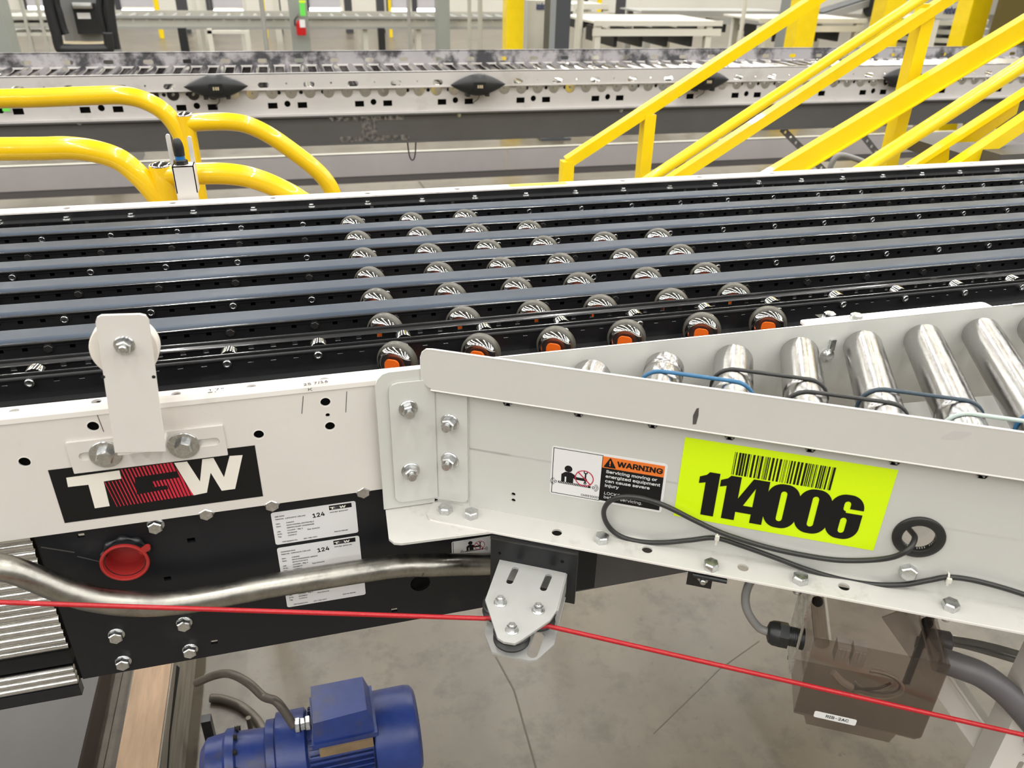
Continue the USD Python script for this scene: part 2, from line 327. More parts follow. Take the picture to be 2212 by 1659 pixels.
# ================================================================== MAIN SORTER: white front frame
YP = .80
t = Thing('sorter_side_frame', 'long white sheet metal side frame of the belt sorter, punched with round black holes', 'conveyor frame')
holes = [(201, 921, .0062), (53, 998, .0062), (559, 939, .0056), (703, 869, .0056), (708, 897, .0026), (713, 921, .0056)]
hs = []
for x, y, r in holes:
    u, v = xz((x, y), YP); hs.append(circ(u, v, r))
zt, zb = H-.4369, H-.5836
t.add('face_panel', ext(cut(sbox(-1.6, zb, 2.6, zt), hs), -.0025, 0, FY(YP)), 'white_paint')
lip = [(YP, zt), (YP+.001, zt+.005), (YP+.004, zt+.0085), (YP+.006, zt+.0104)]
t.add('bend', prof(LineString(lip).buffer(.0012, cap_style='flat').exterior.coords[:], -1.6, 2.6, FX()), 'white_paint', smooth=60)
zfl = H-.4265
fh = []
for x, y in ((30, 888), (208, 867), (380, 851), (543, 835), (700, 820)):
    q = PZ((x, y), zfl); fh.append(circ(q[0], q[1], .0052))
t.add('top_flange', ext(cut(sbox(-1.6, YP+.005, 2.6, YP+.0178), fh), -.0025, 0, FZ(zfl)), 'flange_paint')
t.add('hole_shade_sheet', bx(-1.6, 2.6, YP+.0125, YP+.0140, zb+.003, zfl-.004), 'hole_dark')  # added black sheet so the punched holes look unlit inside
t.add('bottom_flange', bx(-1.6, 2.6, YP+.0025, YP+.035, zb, zb+.0025), 'white_paint')
for x, y in ((201, 921), (53, 998), (559, 939), (703, 869), (713, 921)):
    u, v = xz((x, y), YP); t.add('hole_rim', ext(cut(circ(u, v, .0068), circ(u, v, .0058)), 0, .0002, FY(YP)), 'pale_edge')
for txt, p, hgt, a in (('17"', (447, 846), .0075, 0.05), ('25 7/16', (655, 831), .0052, .1), ('K', (664, 842), .006, 0)):
    q = PZ(p, zfl); t.add('marker_writing', ext(affinity.rotate(text_poly(txt, hgt), math.degrees(a), origin=(0, 0)), 0, .0002, FZ(zfl, q[0], q[1]-.003)), 'ink', smooth=False)
def streak(M, pts, w): return ext(LineString(pts).buffer(w), 0, .0002, M)
sc = [streak(FY(YP), [xz(a, YP), xz(b, YP)], .0004) for a, b in (((749, 846), (747, 890)), ((655, 856), (652, 893)), ((210, 896), (224, 932)))]
for s_ in sc: t.add('scratch', s_, 'dull_steel')
t.done()

# bed pan and far frame of the sorter
solo('bed_pan', 'black steel pan running under the belts of the sorter bed', 'conveyor bed', cat(bx(-.262, 2.6, .822, 1.56, H-.490, H-.487), bx(-1.6, -.262, 1.02, 1.56, H-.500, H-.497)), 'black_paint')
q = PY((483, 812), .845)
t = Thing('bed_bolt', 'zinc hex bolt standing on the black pan behind the handwritten 17 inch mark', 'bolt')
t.add('head', tr(bolt(.019, .012, .013, .002), frame((q[0], .845, H-.487), EX, EY)), 'zinc'); t.done()
t = Thing('far_side_frame', 'white far edge frame of the belt sorter, a narrow bright strip behind the belts', 'conveyor frame')
fh = [circ(x, 1.552, .006) for x in np.arange(-1.3, 2.6, .179)]
t.add('top_flange', ext(cut(sbox(-1.6, 1.535, 2.9, 1.568), fh), -.0025, 0, FZ(H-.420)), 'flange_paint')
t.add('face_panel', bx(-1.6, 2.9, 1.5655, 1.568, H-.59, H-.4225), 'white_paint')
t.done()
# yellow warning strips lying on the flanges
def lay(px, z): q = PZ(px, z); return q[0], q[1]
x0, x1 = lay((1468, 733), zfl)[0], lay((1728, 708), zfl)[0]
t = Thing('warning_strip', 'thin yellow WARNING strip on the frame edge in front of the orange wheels', 'label')
t.add('backing', bx(x0, x1, YP+.0055, YP+.0176, zfl, zfl+.0004), 'yellow_tape')
t.add('lettering', ext(text_poly('WARNING', .007, 1), 0, .0002, FZ(zfl+.0004, x0+.098, YP+.0090)), 'ink', smooth=False); t.done()
x0, x1 = lay((1104, 405), H-.42)[0], lay((1225, 397), H-.42)[0]
solo('warning_strip', 'plain yellow strip stuck on the far white frame edge, below the yellow stair post', 'label', bx(x0, x1, 1.548, 1.566, H-.42, H-.4196), 'yellow_tape')
# splice plate beyond the yellow strip, with its two bolts
t = Thing('splice_plate', 'scuffed rounded grey splice plate on the sorter frame edge, right of the yellow WARNING strip', 'plate')
x0 = lay((1733, 702), zfl)[0]
t.add('plate', ext(rr(x0, YP+.0055, x0+.30, YP+.030, .006), .0, .003, FZ(zfl)), 'flange_paint')
for px in ((1845, 694),):
    q = PZ(px, zfl); t.add('bolt', tr(bolt(.014, .007, .011, .0015), frame((q[0], YP+.014, zfl+.003), EX, EY)), 'zinc')
q = PZ((1797, 685), zfl); t.add('bolt', tr(bolt(.014, .007, .010, .0015), frame((q[0], YP+.040, zfl-.004), EX, EY)), 'zinc')
t.add('tab', bx(q[0]-.012, q[0]+.012, YP+.028, YP+.055, zfl-.007, zfl-.004), 'black_paint')
t.done()

# ================================================================== BELT TRACKS
NP, HP = .10625, .10625/4
NX = [-.316+NP*k for k in range(-11, 30)]
X0, X1 = -1.5, 2.82
zn = H-.4377
def web(y, ztop, zbot, miss=True):
    hs = []
    for k in range(-44, 120):
        x = -.316+HP*k
        if (miss and k % 4 == 0) or not X0+.02 < x < X1-.02: continue
        hs.append(sbox(x-.0032, zn-.0027, x+.0032, zn+.0027))
    return ext(cut(sbox(X0, zbot, X1, ztop), hs), -.0018, 0, FY(y))
def make_track(name, label, fast, loc):
    """local y = 0 is the face of the front web"""
    t = Thing(name, label, 'belt track', 'blue-grey belt tracks of the sorter', loc=loc)
    w = .0385
    t.add('front_web', web(0, H-.4315, H-.4600), 'black_rail')
    t.add('back_web', bx(X0, X1, w-.0018, w, H-.4600, H-.4315), 'black_rail')
    t.add('front_lip', prof([(-.0008, H-.4318), (-.0030, H-.4300), (-.0030, H-.4288), (-.0012, H-.4278), (.0015, H-.4284), (.0015, H-.4318)], X0, X1, FX()), 'rail_lip', smooth=60)
    t.add('web_crease', prof([(-.0012, H-.4350), (-.0012, H-.4336), (.001, H-.4326), (.001, H-.4350)], X0, X1, FX()), 'black_rail', smooth=60)
    t.add('bottom_flange', bx(X0, X1, -.010, w, H-.4612, H-.4595), 'black_rail')
    zb_ = H-.425
    bp = [(.0068, zb_-.0065), (.0068, zb_), (w-.0042, zb_), (w-.0018, zb_-.0007), (w-.0004, zb_-.002), (w-.0004, zb_-.0065)]
    be = [(.0002, zb_-.0065), (.0002, zb_-.0050), (.0008, zb_-.0034), (.0026, zb_-.0014), (.0048, zb_-.0004), (.0068, zb_), (.0068, zb_-.0065)]
    t.add('belt', prof(bp, X0, X1, FX()), 'belt_blue', smooth=20); t.add('belt_edge', prof(be, X0, X1, FX()), 'belt_edge', smooth=60)
    for x in NX:
        if X0 < x < X1:
            if fast == 'zinc':
                ring = lathe([(.0030, 0), (.0052, 0), (.0052, .0035), (.0045, .0045), (.0034, .0045), (.0030, .003), (.0005, .003)], 12, FY(0, x, zn))
                t.add('nut', ring, 'zinc')
            else: t.add('bolt', tr(bolt(.0098, .0036, .0062, .001), FY(0, x, zn)), 'dark_bolt')
    return t.done()
TY = [.985+.0893*i for i in range(6)]
ordn = ['first', 'second', 'third', 'fourth', 'fifth', 'sixth']
lab = lambda i: f'{ordn[i]} blue belt from the front, on black rail with {"dark bolts" if i % 2 == 0 else "bright nuts"}'
tA = make_track('belt_track', lab(0), 'dark', (0, TY[0], 0)); tB = make_track('belt_track', lab(1), 'zinc', (0, TY[1], 0))
for i in range(2, 6): (tA if i % 2 == 0 else tB).copy((0, TY[i], 0), lab(i))
# front rail that carries small chrome wheels instead of a belt
t = Thing('wheel_rail', 'black twin rail with small chrome wheels in front of the belts', 'wheel rail')
yf, yb = .896, .934
t.add('front_web', web(yf, H-.4272, H-.4600), 'black_rail')
t.add('front_lip', prof([(yf-.0004, H-.4290), (yf-.0004, H-.4268), (yf+.0008, H-.4262), (yf+.0018, H-.4268), (yf+.0018, H-.4290)], X0, X1, FX()), 'rail_lip', smooth=60)
t.add('front_crease', prof([(yf-.0016, H-.4345), (yf-.0012, H-.4315), (yf+.001, H-.4300), (yf+.001, H-.4345)], X0, X1, FX()), 'black_rail', smooth=60)
t.add('back_web', web(yb, H-.4262, H-.4600, miss=False), 'black_rail')
t.add('back_lip', prof([(yb-.0012, H-.4290), (yb-.0012, H-.4258), (yb, H-.4250), (yb+.0015, H-.4258), (yb+.0015, H-.4290)], X0, X1, FX()), 'rail_lip', smooth=60)
t.add('back_crease', prof([(yb-.0055, H-.4330), (yb-.0045, H-.4300), (yb-.0005, H-.4290), (yb-.0005, H-.4330)], X0, X1, FX()), 'rail_lip', smooth=60)
t.add('bottom_flange', bx(X0, X1, yf-.012, yb+.006, H-.4615, H-.4598), 'rail_lip')
for x in NX:
    t.add('nut', lathe([(.0028, 0), (.0052, 0), (.0052, .0045), (.0044, .0055), (.0034, .0055), (.003, .0035), (.0005, .0035)], 12, FY(yf, x, zn)), 'zinc')
    t.add('wheel', lathe([(.003, .004), (.0062, .004), (.0066, .0052), (.0084, .0052), (.0090, .004), (.0112, .0045), (.0116, .006), (.0116, .017), (.0112, .0185), (.003, .0185)], 20, frame((x+.002, yf+.028, zn-.0002), EX, EZ)), 'chrome', smooth=40)
t.done()
# last black rail by the far frame
t = Thing('edge_rail', 'narrow black rail with bright rivets along the far white frame of the sorter', 'rail')
yr = 1.5165
t.add('web', web(yr, H-.4345, H-.4600), 'black_rail')
t.add('top_lip', bx(X0, X1, yr-.002, yr+.020, H-.4345, H-.4325), 'rail_lip')
t.add('shelf', bx(X0, X1, yr+.018, yr+.020, H-.4345, H-.4230), 'black_rail')
for x in NX: t.add('rivet', tr(bolt(.008, .004, .0065, .0012), frame((x+.02, yr+.008, H-.4325), EX, EY)), 'zinc')
t.done()

# ================================================================== DIVERT WHEELS
WX = [.0965, .2025, .3025, .4005, .5105, .6115]
def make_wheel(loc, label):
    t = Thing('divert_wheel', label, 'wheel', None, loc=loc, rz=-30)
    L = frame((0, 0, 0), EX, EZ)   # n = -y (front)
    t.add('tyre', lathe([(.012, -.009), (.0240, -.009), (.0252, -.0078), (.0255, -.006), (.0255, .0005), (.0250, .0025), (.0236, .0038), (.0225, .0040), (.0225, -.002), (.012, -.002)], 40, L), 'tyre', smooth=40)
    t.add('rim', lathe([(.0226, .0034), (.0222, .0058), (.0206, .0085), (.0186, .0103), (.0170, .0110), (.0163, .0112), (.0163, .0094), (.0158, .0092)], 44, L), 'chrome', smooth=50)
    t.add('hub_cap', lathe([(.0160, .0088), (.0157, .0096), (.0150, .0092), (.006, .0086), (0, .0086)], 32, L), 'brushed', smooth=40)
    tab = rr(-.0094, -.034, .0094, .0095, .0065)
    t.add('bracket', cat(ext(cut(tab, circ(0, -.0045, .0036)), .0125, .0150, L), bx(-.0094, .0094, -.014, .006, -.036, -.033)), 'orange', label='orange bracket tab')
    t.add('axle_nut', tr(cyl(.0046, .0086, .0160, 12), L @ frame((0, -.0045, 0), EX, EY)), 'dull_steel')
    t.add('side_block', bx(.028, .047, -.006, .012, -.050, -.0285), 'orange')
    return t.done()
rows = ['front', 'second', 'third', 'fourth', 'fifth', 'sixth', 'back']
cols = ['first', 'second', 'third', 'fourth', 'fifth', 'sixth']
wh = None
for r in range(7):
    n_ = {0: 6, 1: 6, 2: 6, 3: 6, 4: 6, 5: 4, 6: 3}[r]
    for c in range(n_):
        loc = (WX[c]-.0006*r+(.0025 if r == 0 else 0)-.004, .868+.0893*r, H-.4452)
        tail = 'orange tab showing' if r == 0 else 'half hidden by a belt' if r > 1 else 'behind the wheel rail'
        lb = f'chrome divert wheel, {tail}, {cols[c]} from left in {rows[r]} row'
        if wh is None: wh = make_wheel(loc, lb)
        else: wh.copy(loc, lb)

# ================================================================== BLACK SIDE PLATE below the white frame
YB = .808
t = Thing('black_side_plate', 'large black steel plate hanging below the white frame, with hex bolts and square holes', 'plate')
a, b, c, d = xz((77, 1162), YB), xz((181, 1471), YB), xz((1043, 1308.5), YB), None
zbp = (b[1]+c[1])/2
pl = Polygon([(a[0]+.004, zb+.02), (a[0], a[1]), (b[0], zbp), (.36, zbp), (.36, zb+.02)])
hs = []
for x, y, w in ((413, 1167, .0045), (463, 1387, .0042), (175, 1157, .0038), (362, 1250, .004), (852, 1318, .004)):
    u, v = xz((x, y), YB); hs.append(sbox(u-w, v-w*.75, u+w, v+w*.75))
u, v = xz((908, 1260), YB); hs.append(circ(u, v, .0135, 12))
u, v = xz((269, 1218), .790); hs.append(circ(u, v, .0225, 12))
t.add('plate', ext(cut(pl, hs), -.004, 0, FY(YB)), 'black_plate')
t.add('hole_shade_back', bx(a[0]+.05, .34, YB+.03, YB+.034, zbp+.02, zb), 'hole_dark')  # dark sheet standing in for the shade behind the plate holes
for x, y in ((335, 1140), (445, 1110), (587, 1091), (785, 1063), (250, 1378), (265, 1436), (397, 1352), (410, 1410)):
    u, v = xz((x, y), YB-.006); t.add('bolt', tr(bolt(.0150, .0075, .0098, .0015, rot=.5), FY(YB, u, v)), 'zinc')
u, v = xz((269, 1218), .790)
t.add('pipe_stub', lathe([(.0235, -.02), (.0235, .013), (.0215, .013), (.0215, -.02)], 36, FY(YB, u, v)), 'black_paint')
ang = np.linspace(.1, 2.9, 40)
bead = np.stack([u+.0245*np.cos(ang), np.full(40, YB-.003), v+.0245*np.sin(ang)], 1)
t.add('weld_bead', tube(bead, .0035+.0016*np.sin(ang*9), 10), 'black_paint', smooth=True)
t.add('scuff', cat(streak(FY(YB), [xz((90, 1182), YB), xz((160, 1193), YB)], .0008), streak(FY(YB), [xz((168, 1202), YB), xz((215, 1213), YB)], .0006)), 'dull_steel')
t.done()
t = Thing('pipe_cap', 'open red plastic cap plugging a pipe end on the black plate', 'cap')
t.add('cup', lathe([(.0, -.010), (.0200, -.010), (.0210, -.008), (.0214, .0125), (.0258, .0135), (.0268, .0155), (.0264, .0172), (.0248, .018), (.0232, .0172), (.0226, .015), (.0208, -.004), (.0195, -.007), (0, -.0075)], 40, FY(YB, u, v)), 'red_cap', smooth=40)
t.add('tab', ext(slot(0, 0, .006, .004, .0035), .0135, .0172, frame((u+.0215, YB, v+.0130), EX, EZ)), 'red_cap'); t.done()
# lower dark channel that continues to the right under the spur
q0, q1 = PY((1248, 1277), .86), PY((1490, 1235), .86)
solo('lower_channel', 'dark grey steel channel under the spur, right of the cord pulley', 'channel', cat(bx(.30, .62, .86, .864, (q0[2]+q1[2])/2, H-.60), bx(.30, .62, .862, .90, (q0[2]+q1[2])/2, (q0[2]+q1[2])/2+.004)), 'beam_grey')

# ================================================================== stickers
def sticker(name, label, M, w, h, m, items, r=.0, cat_='label', t0=.0001):
    """items: (part name, polygon in metres from the lower left corner, material)"""
    t = Thing(name, label, cat_)
    t.add('backing', ext(rr(0, 0, w, h, r), t0, t0+.0003, M), m, smooth=False)
    for nm, pg, mm in items: t.add(nm if nm != 'letter' else 'letter', ext(pg, t0+.0003+(.0002 if nm in ('lettering', 'stripes', 'symbol') else 0), t0+.0004+(.0003 if nm in ('lettering', 'stripes', 'symbol') else 0), M), mm, smooth=False, parent='backing')
    return t.done()
P = lambda pts: Polygon(pts)
# the big logo sign: black with a white T, a striped red G and a white W
lx0, lx1, lz0, lz1 = -.2914, -.0782, H-.5698, H-.4982
LW, LH = lx1-lx0, lz1-lz0
def L2(p): q = xz(p, YP-.0004); return (q[0]-lx0, q[1]-lz0)
Tp = P([L2(p) for p in ((143, 1032), (258, 1016), (262, 1034), (224, 1040), (237, 1093), (205, 1098), (191, 1047), (147, 1052))])
Wp = P([L2(p) for p in ((376, 1000), (404, 997), (432, 1040), (437, 992), (461, 989), (484, 1031), (496, 985), (524, 983), (508, 1056), (479, 1060), (455, 1021), (447, 1064), (418, 1070))])
Gout = P([L2(p) for p in ((261, 1014), (372, 999), (418, 1069), (243, 1096), (226, 1042), (262, 1036))])
Gin = P([L2(p) for p in ((288, 1034), (382, 1020), (386, 1032), (300, 1046), (308, 1062), (362, 1054), (361, 1047), (330, 1052), (328, 1041), (387, 1032), (395, 1056), (301, 1072))])
Gs = Gout.difference(unary_union([P([L2(p) for p in ((290, 1031), (383, 1017), (388, 1031), (328, 1040), (331, 1052), (361, 1048), (364, 1056), (296, 1068))])])).buffer(0)
bars = []
for i in range(26):
    f_ = i/25; x_ = .0525+.0905*f_; wdt = .0007+.0021*f_
    bars.append(P([(x_-.0045, .066), (x_-.0045+wdt, .066), (x_+.0055+wdt, 0.004), (x_+.0055, 0.004)]))
Gs = Gs.intersection(unary_union(bars))
sticker('logo_sign', 'black sign with white and striped red letters on the white frame', FY(YP, lx0, lz0), LW, LH, 'ink', [('letter', Tp, 'logo_white'), ('letter', Wp, 'logo_white'), ('stripes', Gs, 'logo_red')], cat_='sign')
# three white part labels on the black plate
def info(label, px, lines, dy=0, hand=True):
    q = [xz(p, YB-.0005) for p in px]; o = q[0]; wv = q[1]-q[0]; ang = math.atan2(wv[1], wv[0]); w, h = .1016, .0500
    M = FY(YB, o[0], o[1]) @ trimesh.transformations.rotation_matrix(ang, (0, 0, 1))
    tx = []
    for s_, x_, y_ in lines: tx.append(affinity.translate(text_poly(s_, .00155, 0, 40), x_, y_))
    it = [('lettering', unary_union(tx).buffer(0), 'ink'), ('logo_box', sbox(.069, .0415, .0965, .0480), 'ink')]
    lg = affinity.scale(unary_union([Tp, Wp]), .105, .075, origin=(0, 0)); bb = lg.bounds
    it.append(('lettering', affinity.translate(lg, .0700-bb[0], .0425-bb[1]), 'logo_white'))
    it.append(('lettering', affinity.translate(affinity.scale(Gout.difference(Gin.buffer(.001)), .105, .075, origin=(0, 0)), .0700-bb[0], .0425-bb[1]), 'grey_ink'))
    if hand: it.append(('handwriting', affinity.translate(affinity.rotate(text_poly('124', .0058, 2), 4, origin=(0, 0)), .0475, .0335), 'ink'))
    sticker('part_label', label, M, w, h, 'label_white', it, r=.003)
base = lambda hd, it_, d1, d2, mn: [(hd, .004, .0425), ('Patent No.  6,843,365 & 7,581,632', .004, .0385), ('Item:', .004, .0315), (it_, .016, .0315), ('Desc:', .004, .0275), (d1, .016, .0275), (d2, .016, .0235), ('Job:', .004, .0195), ('1146205 - Seg. 2', .016, .0195), ('M No.', .004, .0155), (mn, .016, .0155), ('Due: 01/14/15', .040, .0165), ('Tag:', .004, .0115), ('112950 D', .016, .0115), ('TGW Systems Inc.', .008, .0030), ('231-798-4547', .034, .0030), ('www.tgw-group.com', .0695, .0375), ('Scan for Manual', .072, .0065)]
info('white part label numbered 124, topmost of three on the black plate', [(595.8, 1177.7), (776.7, 1149.9)], base('NBS 30/90', '1186093', 'WAVE CONTROL,350 FPM REL2', 'NBS30W DIVERT COMMANDER', 'M4186509'))
info('white part label numbered 124, middle of three, lower half behind the metal conduit', [(608.5, 1250.2), (786.8, 1221.0)], base('Component Parts', '1181830', 'WAVE COMMANDER, NBS30W', 'RETRO PHOTOEYE', 'M4188479'))
info('white part label, lowest of three, below the metal conduit on the black plate', [(620.7, 1312.6), (791.7, 1284)], base('Component Parts', '1186097', 'WAVE COMMANDER', 'NBS30W', 'M4188097'), hand=False)
# pictograms: figure with a crossed-out wrench over a moving belt
def pictogram(k=1.0, mirror=1):
    fig = unary_union([circ(.020, .0415, .0046), P([(.012, .0225), (.012, .0330), (.0165, .0368), (.0235, .0368), (.0275, .0345), (.0300, .0318), (.0420, .0318), (.0430, .0295), (.0420, .0280), (.0285, .0280), (.0265, .0295), (.0265, .0225), (.0180, .0225), (.0180, .0300), (.0162, .0300), (.0162, .0225)]), slot(.0405, .0258, .0405, .0385, .0009), P([(.0385, .0385), (.0425, .0385), (.0432, .0420), (.0418, .0420), (.0416, .0398), (.0394, .0398), (.0392, .0420), (.0378, .0420)]), circ(.0405, .0250, .0018).difference(circ(.0405, .0250, .0009))])
    belt_ = sbox(.0085, .0195, .0475, .0225); hatch = unary_union([P([(.009+i*.0021, .0198), (.0098+i*.0021, .0198), (.0112+i*.0021, .0222), (.0104+i*.0021, .0222)]) for i in range(17)])
    ring_ = lambda x, y, r, w: circ(x, y, r, 10).difference(circ(x, y, r-w, 10))
    waves = unary_union([ring_(x, .0210, r, .0006).intersection(sbox(x-.02, .016, x-.001, .026) if x < .03 else sbox(x+.001, .016, x+.02, .026)) for x in (.0052, .0508) for r in (.0042, .0058)])
    extra = unary_union([ring_(.0050, .0210, .0020, .0006), slot(.0040, .0200, .006, .022, .0002), ring_(.0510, .0210, .0020, .0006), slot(.0500, .0200, .052, .022, .0002)])
    red = unary_union([ring_(.0392, .0320, .0112, .0012), slot(.0315, .0397, .0470, .0243, .0007)])
    sc_ = lambda g: affinity.scale(g, k, k, origin=(0, 0))
    return sc_(unary_union([fig, belt_.difference(hatch), waves, extra])), sc_(red.difference(Point(0, 0).buffer(1e-6)))
bk, rd = pictogram()
wq = [sz(p) for p in ((1187, 1065), (1432, 1100))]
w, h = .1330, .0680
WS, WZ = .1505, H-.5660
bl = rr(.0595, .003, w-.003, h-.0185, .0); orr = sbox(.0595, h-.0185, w-.003, h-.003)
tri = P([(.0625, h-.0165), (.0745, h-.0165), (.0685, h-.0050)]).buffer(.0008)
exc = unary_union([slot(.0685, h-.0120, .0685, h-.0085, .0007), circ(.0685, h-.0142, .0008)])
tw = affinity.translate(text_poly('WARNING', .0066, 3), .0762, h-.0140)
tw = affinity.scale(tw, (w-.005-.0762)/(tw.bounds[2]-tw.bounds[0]), 1, origin=(.0762, 0))
body = unary_union([affinity.translate(affinity.scale(text_poly(s_, .0037, 1, 48), 1.22, 1, origin=(0, 0)), x_, y_) for s_, x_, y_ in (('Servicing moving or', .0645, h-.0250), ('energized equipment', .0645, h-.0315), ('can cause severe', .0645, h-.0380), ('injury', .0645, h-.0445))])
body2 = unary_union([affinity.translate(affinity.scale(text_poly(s_, .0037, 0, 48), 1.12, 1, origin=(0, 0)), x_, y_) for s_, x_, y_ in (('LOCKOUT POWER', .0645, h-.0555), ('before servicing.', .0645, h-.0610))])
frm = sbox(.002, .002, .0600, h-.002).difference(sbox(.0028, .0028, .0592, h-.0028))
code = affinity.translate(text_poly('CHR930009', .0028, 1, 48), .0375, .0045)
wd = Thing('warning_label', 'white, orange and black WARNING label on the spur frame, partly under the black cable', 'label')
Mw = FS(-.0001, WS, WZ)
wd.add('backing', ext(rr(0, 0, w, h, .004), 0, .0003, Mw), 'paper', smooth=False)
for nm, pg, mm, lv in (('black_panel', bl, 'ink', 0), ('orange_panel', orr, 'warn_orange', 0), ('border', frm, 'ink', 0), ('symbol', affinity.translate(bk, 0.001, -.002), 'ink', 0), ('prohibition_ring', affinity.translate(rd, .001, -.002), 'sign_red', 1), ('alert_triangle', tri, 'ink', 1), ('lettering', tw, 'ink', 1), ('lettering', exc, 'warn_orange', 2), ('lettering', unary_union([body, body2]), 'paper', 1), ('lettering', code, 'ink', 0)):
    wd.add(nm, ext(pg, .0003+.0002*lv, .0004+.0002*lv, Mw), mm, smooth=False, parent='backing')
wd.done()
# second, smaller-looking label on the black plate behind the conduit
w2 = Thing('warning_label', 'white label with black figure, half hidden by the conduit and the pulley bracket', 'label')
u, v = xz((977, 1240), YB-.0005); M2 = FY(YB-.0001, u, v)
w2.add('backing', ext(rr(0, 0, .0600, .056, .002), 0, .0003, M2), 'paper', smooth=False)
w2.add('border', ext(sbox(.0016, 0, .0024, .055), .0003, .0004, M2), 'ink', smooth=False)
hu, hv = xz((1016, 1173), YB-.0005)
k2 = .66; ox, oy = hu-u-.020*k2, hv-v-.0415*k2
b2, r2_ = affinity.translate(affinity.scale(bk, k2, k2, origin=(0, 0)), ox, oy), affinity.translate(affinity.scale(rd, k2, k2, origin=(0, 0)), ox, oy)
w2.add('symbol', ext(b2, .0003, .0004, M2), 'ink', smooth=False); w2.add('prohibition_ring', ext(r2_, .0005, .0006, M2), 'sign_red', smooth=False)
w2.done()
# ================================================================== WHITE WHEEL BRACKET
t = Thing('wheel_bracket', 'white upright bracket with a white guide wheel, bolted above the logo sign', 'bracket')
YA = .765
A = [xz(p, YA) for p in ((203, 683), (318, 678), (358, 975), (248, 978))]
arm = Polygon([A[0]+[.0, -.006], A[0]+[.002, -.002], A[0]+[.006, 0], A[1]+[-.007, .0], A[1]+[-.002, -.002], A[1]+[0, -.007], A[2], A[3]])
t.add('arm', ext(arm, -.0035, 0, FY(YA)), 'white_paint')
x3, x2_, zz = A[3][0], A[2][0], (A[2][1]+A[3][1])/2
t.add('foot', cat(bx(x3+.002, x2_-.001, YA+.001, YP-.003, zz-.0015, zz+.0020), bx(x2_-.006, x2_-.003, YA+.003, YP-.003, zz, zz+.026)), 'white_paint')
wd_ = np.linspace(0, 1, 24)
t.add('weld_bead', tube(np.stack([x3+.002+(x2_-x3-.003)*wd_, np.full(24, YA+.004), np.full(24, zz-.0012)], 1), .0017+.0009*np.sin(wd_*23), 8), 'pale_edge', smooth=True)
Bq = [xz(p, YP-.003) for p in ((143, 957), (482, 920), (492, 985), (157, 1022))]
bu0, bu1, bv0, bv1 = (Bq[0][0]+Bq[3][0])/2, (Bq[1][0]+Bq[2][0])/2, (Bq[2][1]+Bq[3][1])/2, (Bq[0][1]+Bq[1][1])/2
c1, c2 = xz((228, 982), YP-.004), xz((397, 963), YP-.004)
slots = [slot(bu0+.014, c1[1], c1[0]+.012, c1[1], .0050), slot(c2[0]-.012, c2[1], bu1-.011, c2[1], .0050)]
t.add('base_plate', ext(cut(rr(bu0, bv0, bu1, bv1, .001), slots), -.003, 0, FY(YP-.003)), 'white_paint')
for c_, rot_ in ((c1, .2), (c2, .6)): p_ = t.add('bolt', tr(bolt(.0165, .0105, rot=rot_), FY(YP-.003, c_[0], c_[1])), 'zinc'); t.add('washer', cyl(.0165, 0, .002, 32, FY(YP-.003, c_[0], c_[1]), ch=.0006), 'zinc', parent=p_)
n_ = xz((268, 747), YA-.002)
t.add('nut', tr(bolt(.0130, .0075, .0098, .0018, stud=.0042, sh=.0125), FY(YA, n_[0], n_[1])), 'zinc')
wc = xz((271, 748), .785)
t.add('wheel', lathe([(.004, -.008), (.0308, -.008), (.0318, -.007), (.0318, .007), (.0308, .008), (.012, .008), (.011, .010), (.004, .010)], 48, FY(.785, wc[0], wc[1])), 'uhmw', smooth=40)
for p in ((223, 814), (332, 814)):
    u, v = xz(p, YA); t.add('notch', ext(circ(u, v, .0018, 3), 0, .0003, FY(YA)), 'black_paint')
t.done()

# ================================================================== CORNER GUSSET where the spur meets the sorter frame
t = Thing('corner_gusset', 'pale grey bent gusset plate with four flanged nuts joining sorter frame and spur', 'bracket')
YG, zc, zfS = .790, H-.6075, H-.6085
oTL = xz((835, 805), YG); x0 = xz((815, 900), YG)[0]
xb = .1245
outer = Polygon([(x0, zc), (x0, oTL[1]-.016), (x0+.003, oTL[1]-.008), (x0+.009, oTL[1]-.002), (x0+.016, oTL[1]), (xb, oTL[1]+.0005), (xb, zc)])
t.add('outer_plate', ext(outer, -.003, 0, FY(YG)), 'grey_paint')
t.add('outer_wing', ext(sbox(.008, zc, .05, oTL[1]-.005), -.001, .0012, FS(0)), 'grey_paint')
f0, f1 = PZ((842, 1177), zfS), PZ((1062, 1148), zfS)
fl = Polygon([(x0+.002, YG+.002), (x0-.001, f0[1]+.012), (x0+.004, f0[1]+.003), (x0+.012, f0[1]), (f1[0], f1[1]), (f1[0]+.03, f1[1]+.04), (xb, YG+.002)]).buffer(0)
t.add('flange', ext(fl, -.003, 0, FZ(zfS-.0005)), 'grey_flange')
YI = YG-.0035
i0 = xz((843, 900), YI); itop = xz((880, 826), YI)[1]; ibot = xz((870, 1085), YI)[1]
xbi = .128
inL = Polygon([(xbi, itop), (i0[0]+.010, itop), (i0[0]+.004, itop-.002), (i0[0]+.001, itop-.006), (i0[0], itop-.013), (i0[0], ibot+.008), (i0[0]+.003, ibot+.002), (i0[0]+.009, ibot), (xbi, ibot)])
t.add('inner_plate', ext(inL, -.003, 0, FY(YI)), 'grey_paint')
sr = sz((1009, 860), -.004)[0]; sbt = sz((1000, 1085), -.004)[1]
inR = Polygon([(.0035, itop), (sr, itop), (sr, sbt+.006), (sr-.002, sbt+.002), (sr-.007, sbt), (.0035, sbt-.002)])
t.add('inner_wing', ext(inR, -.003, .0005, FS(-.004)), 'grey_paint')
nut = lambda rot: bolt(.0145, .0085, .0112, .0024, rot=rot)
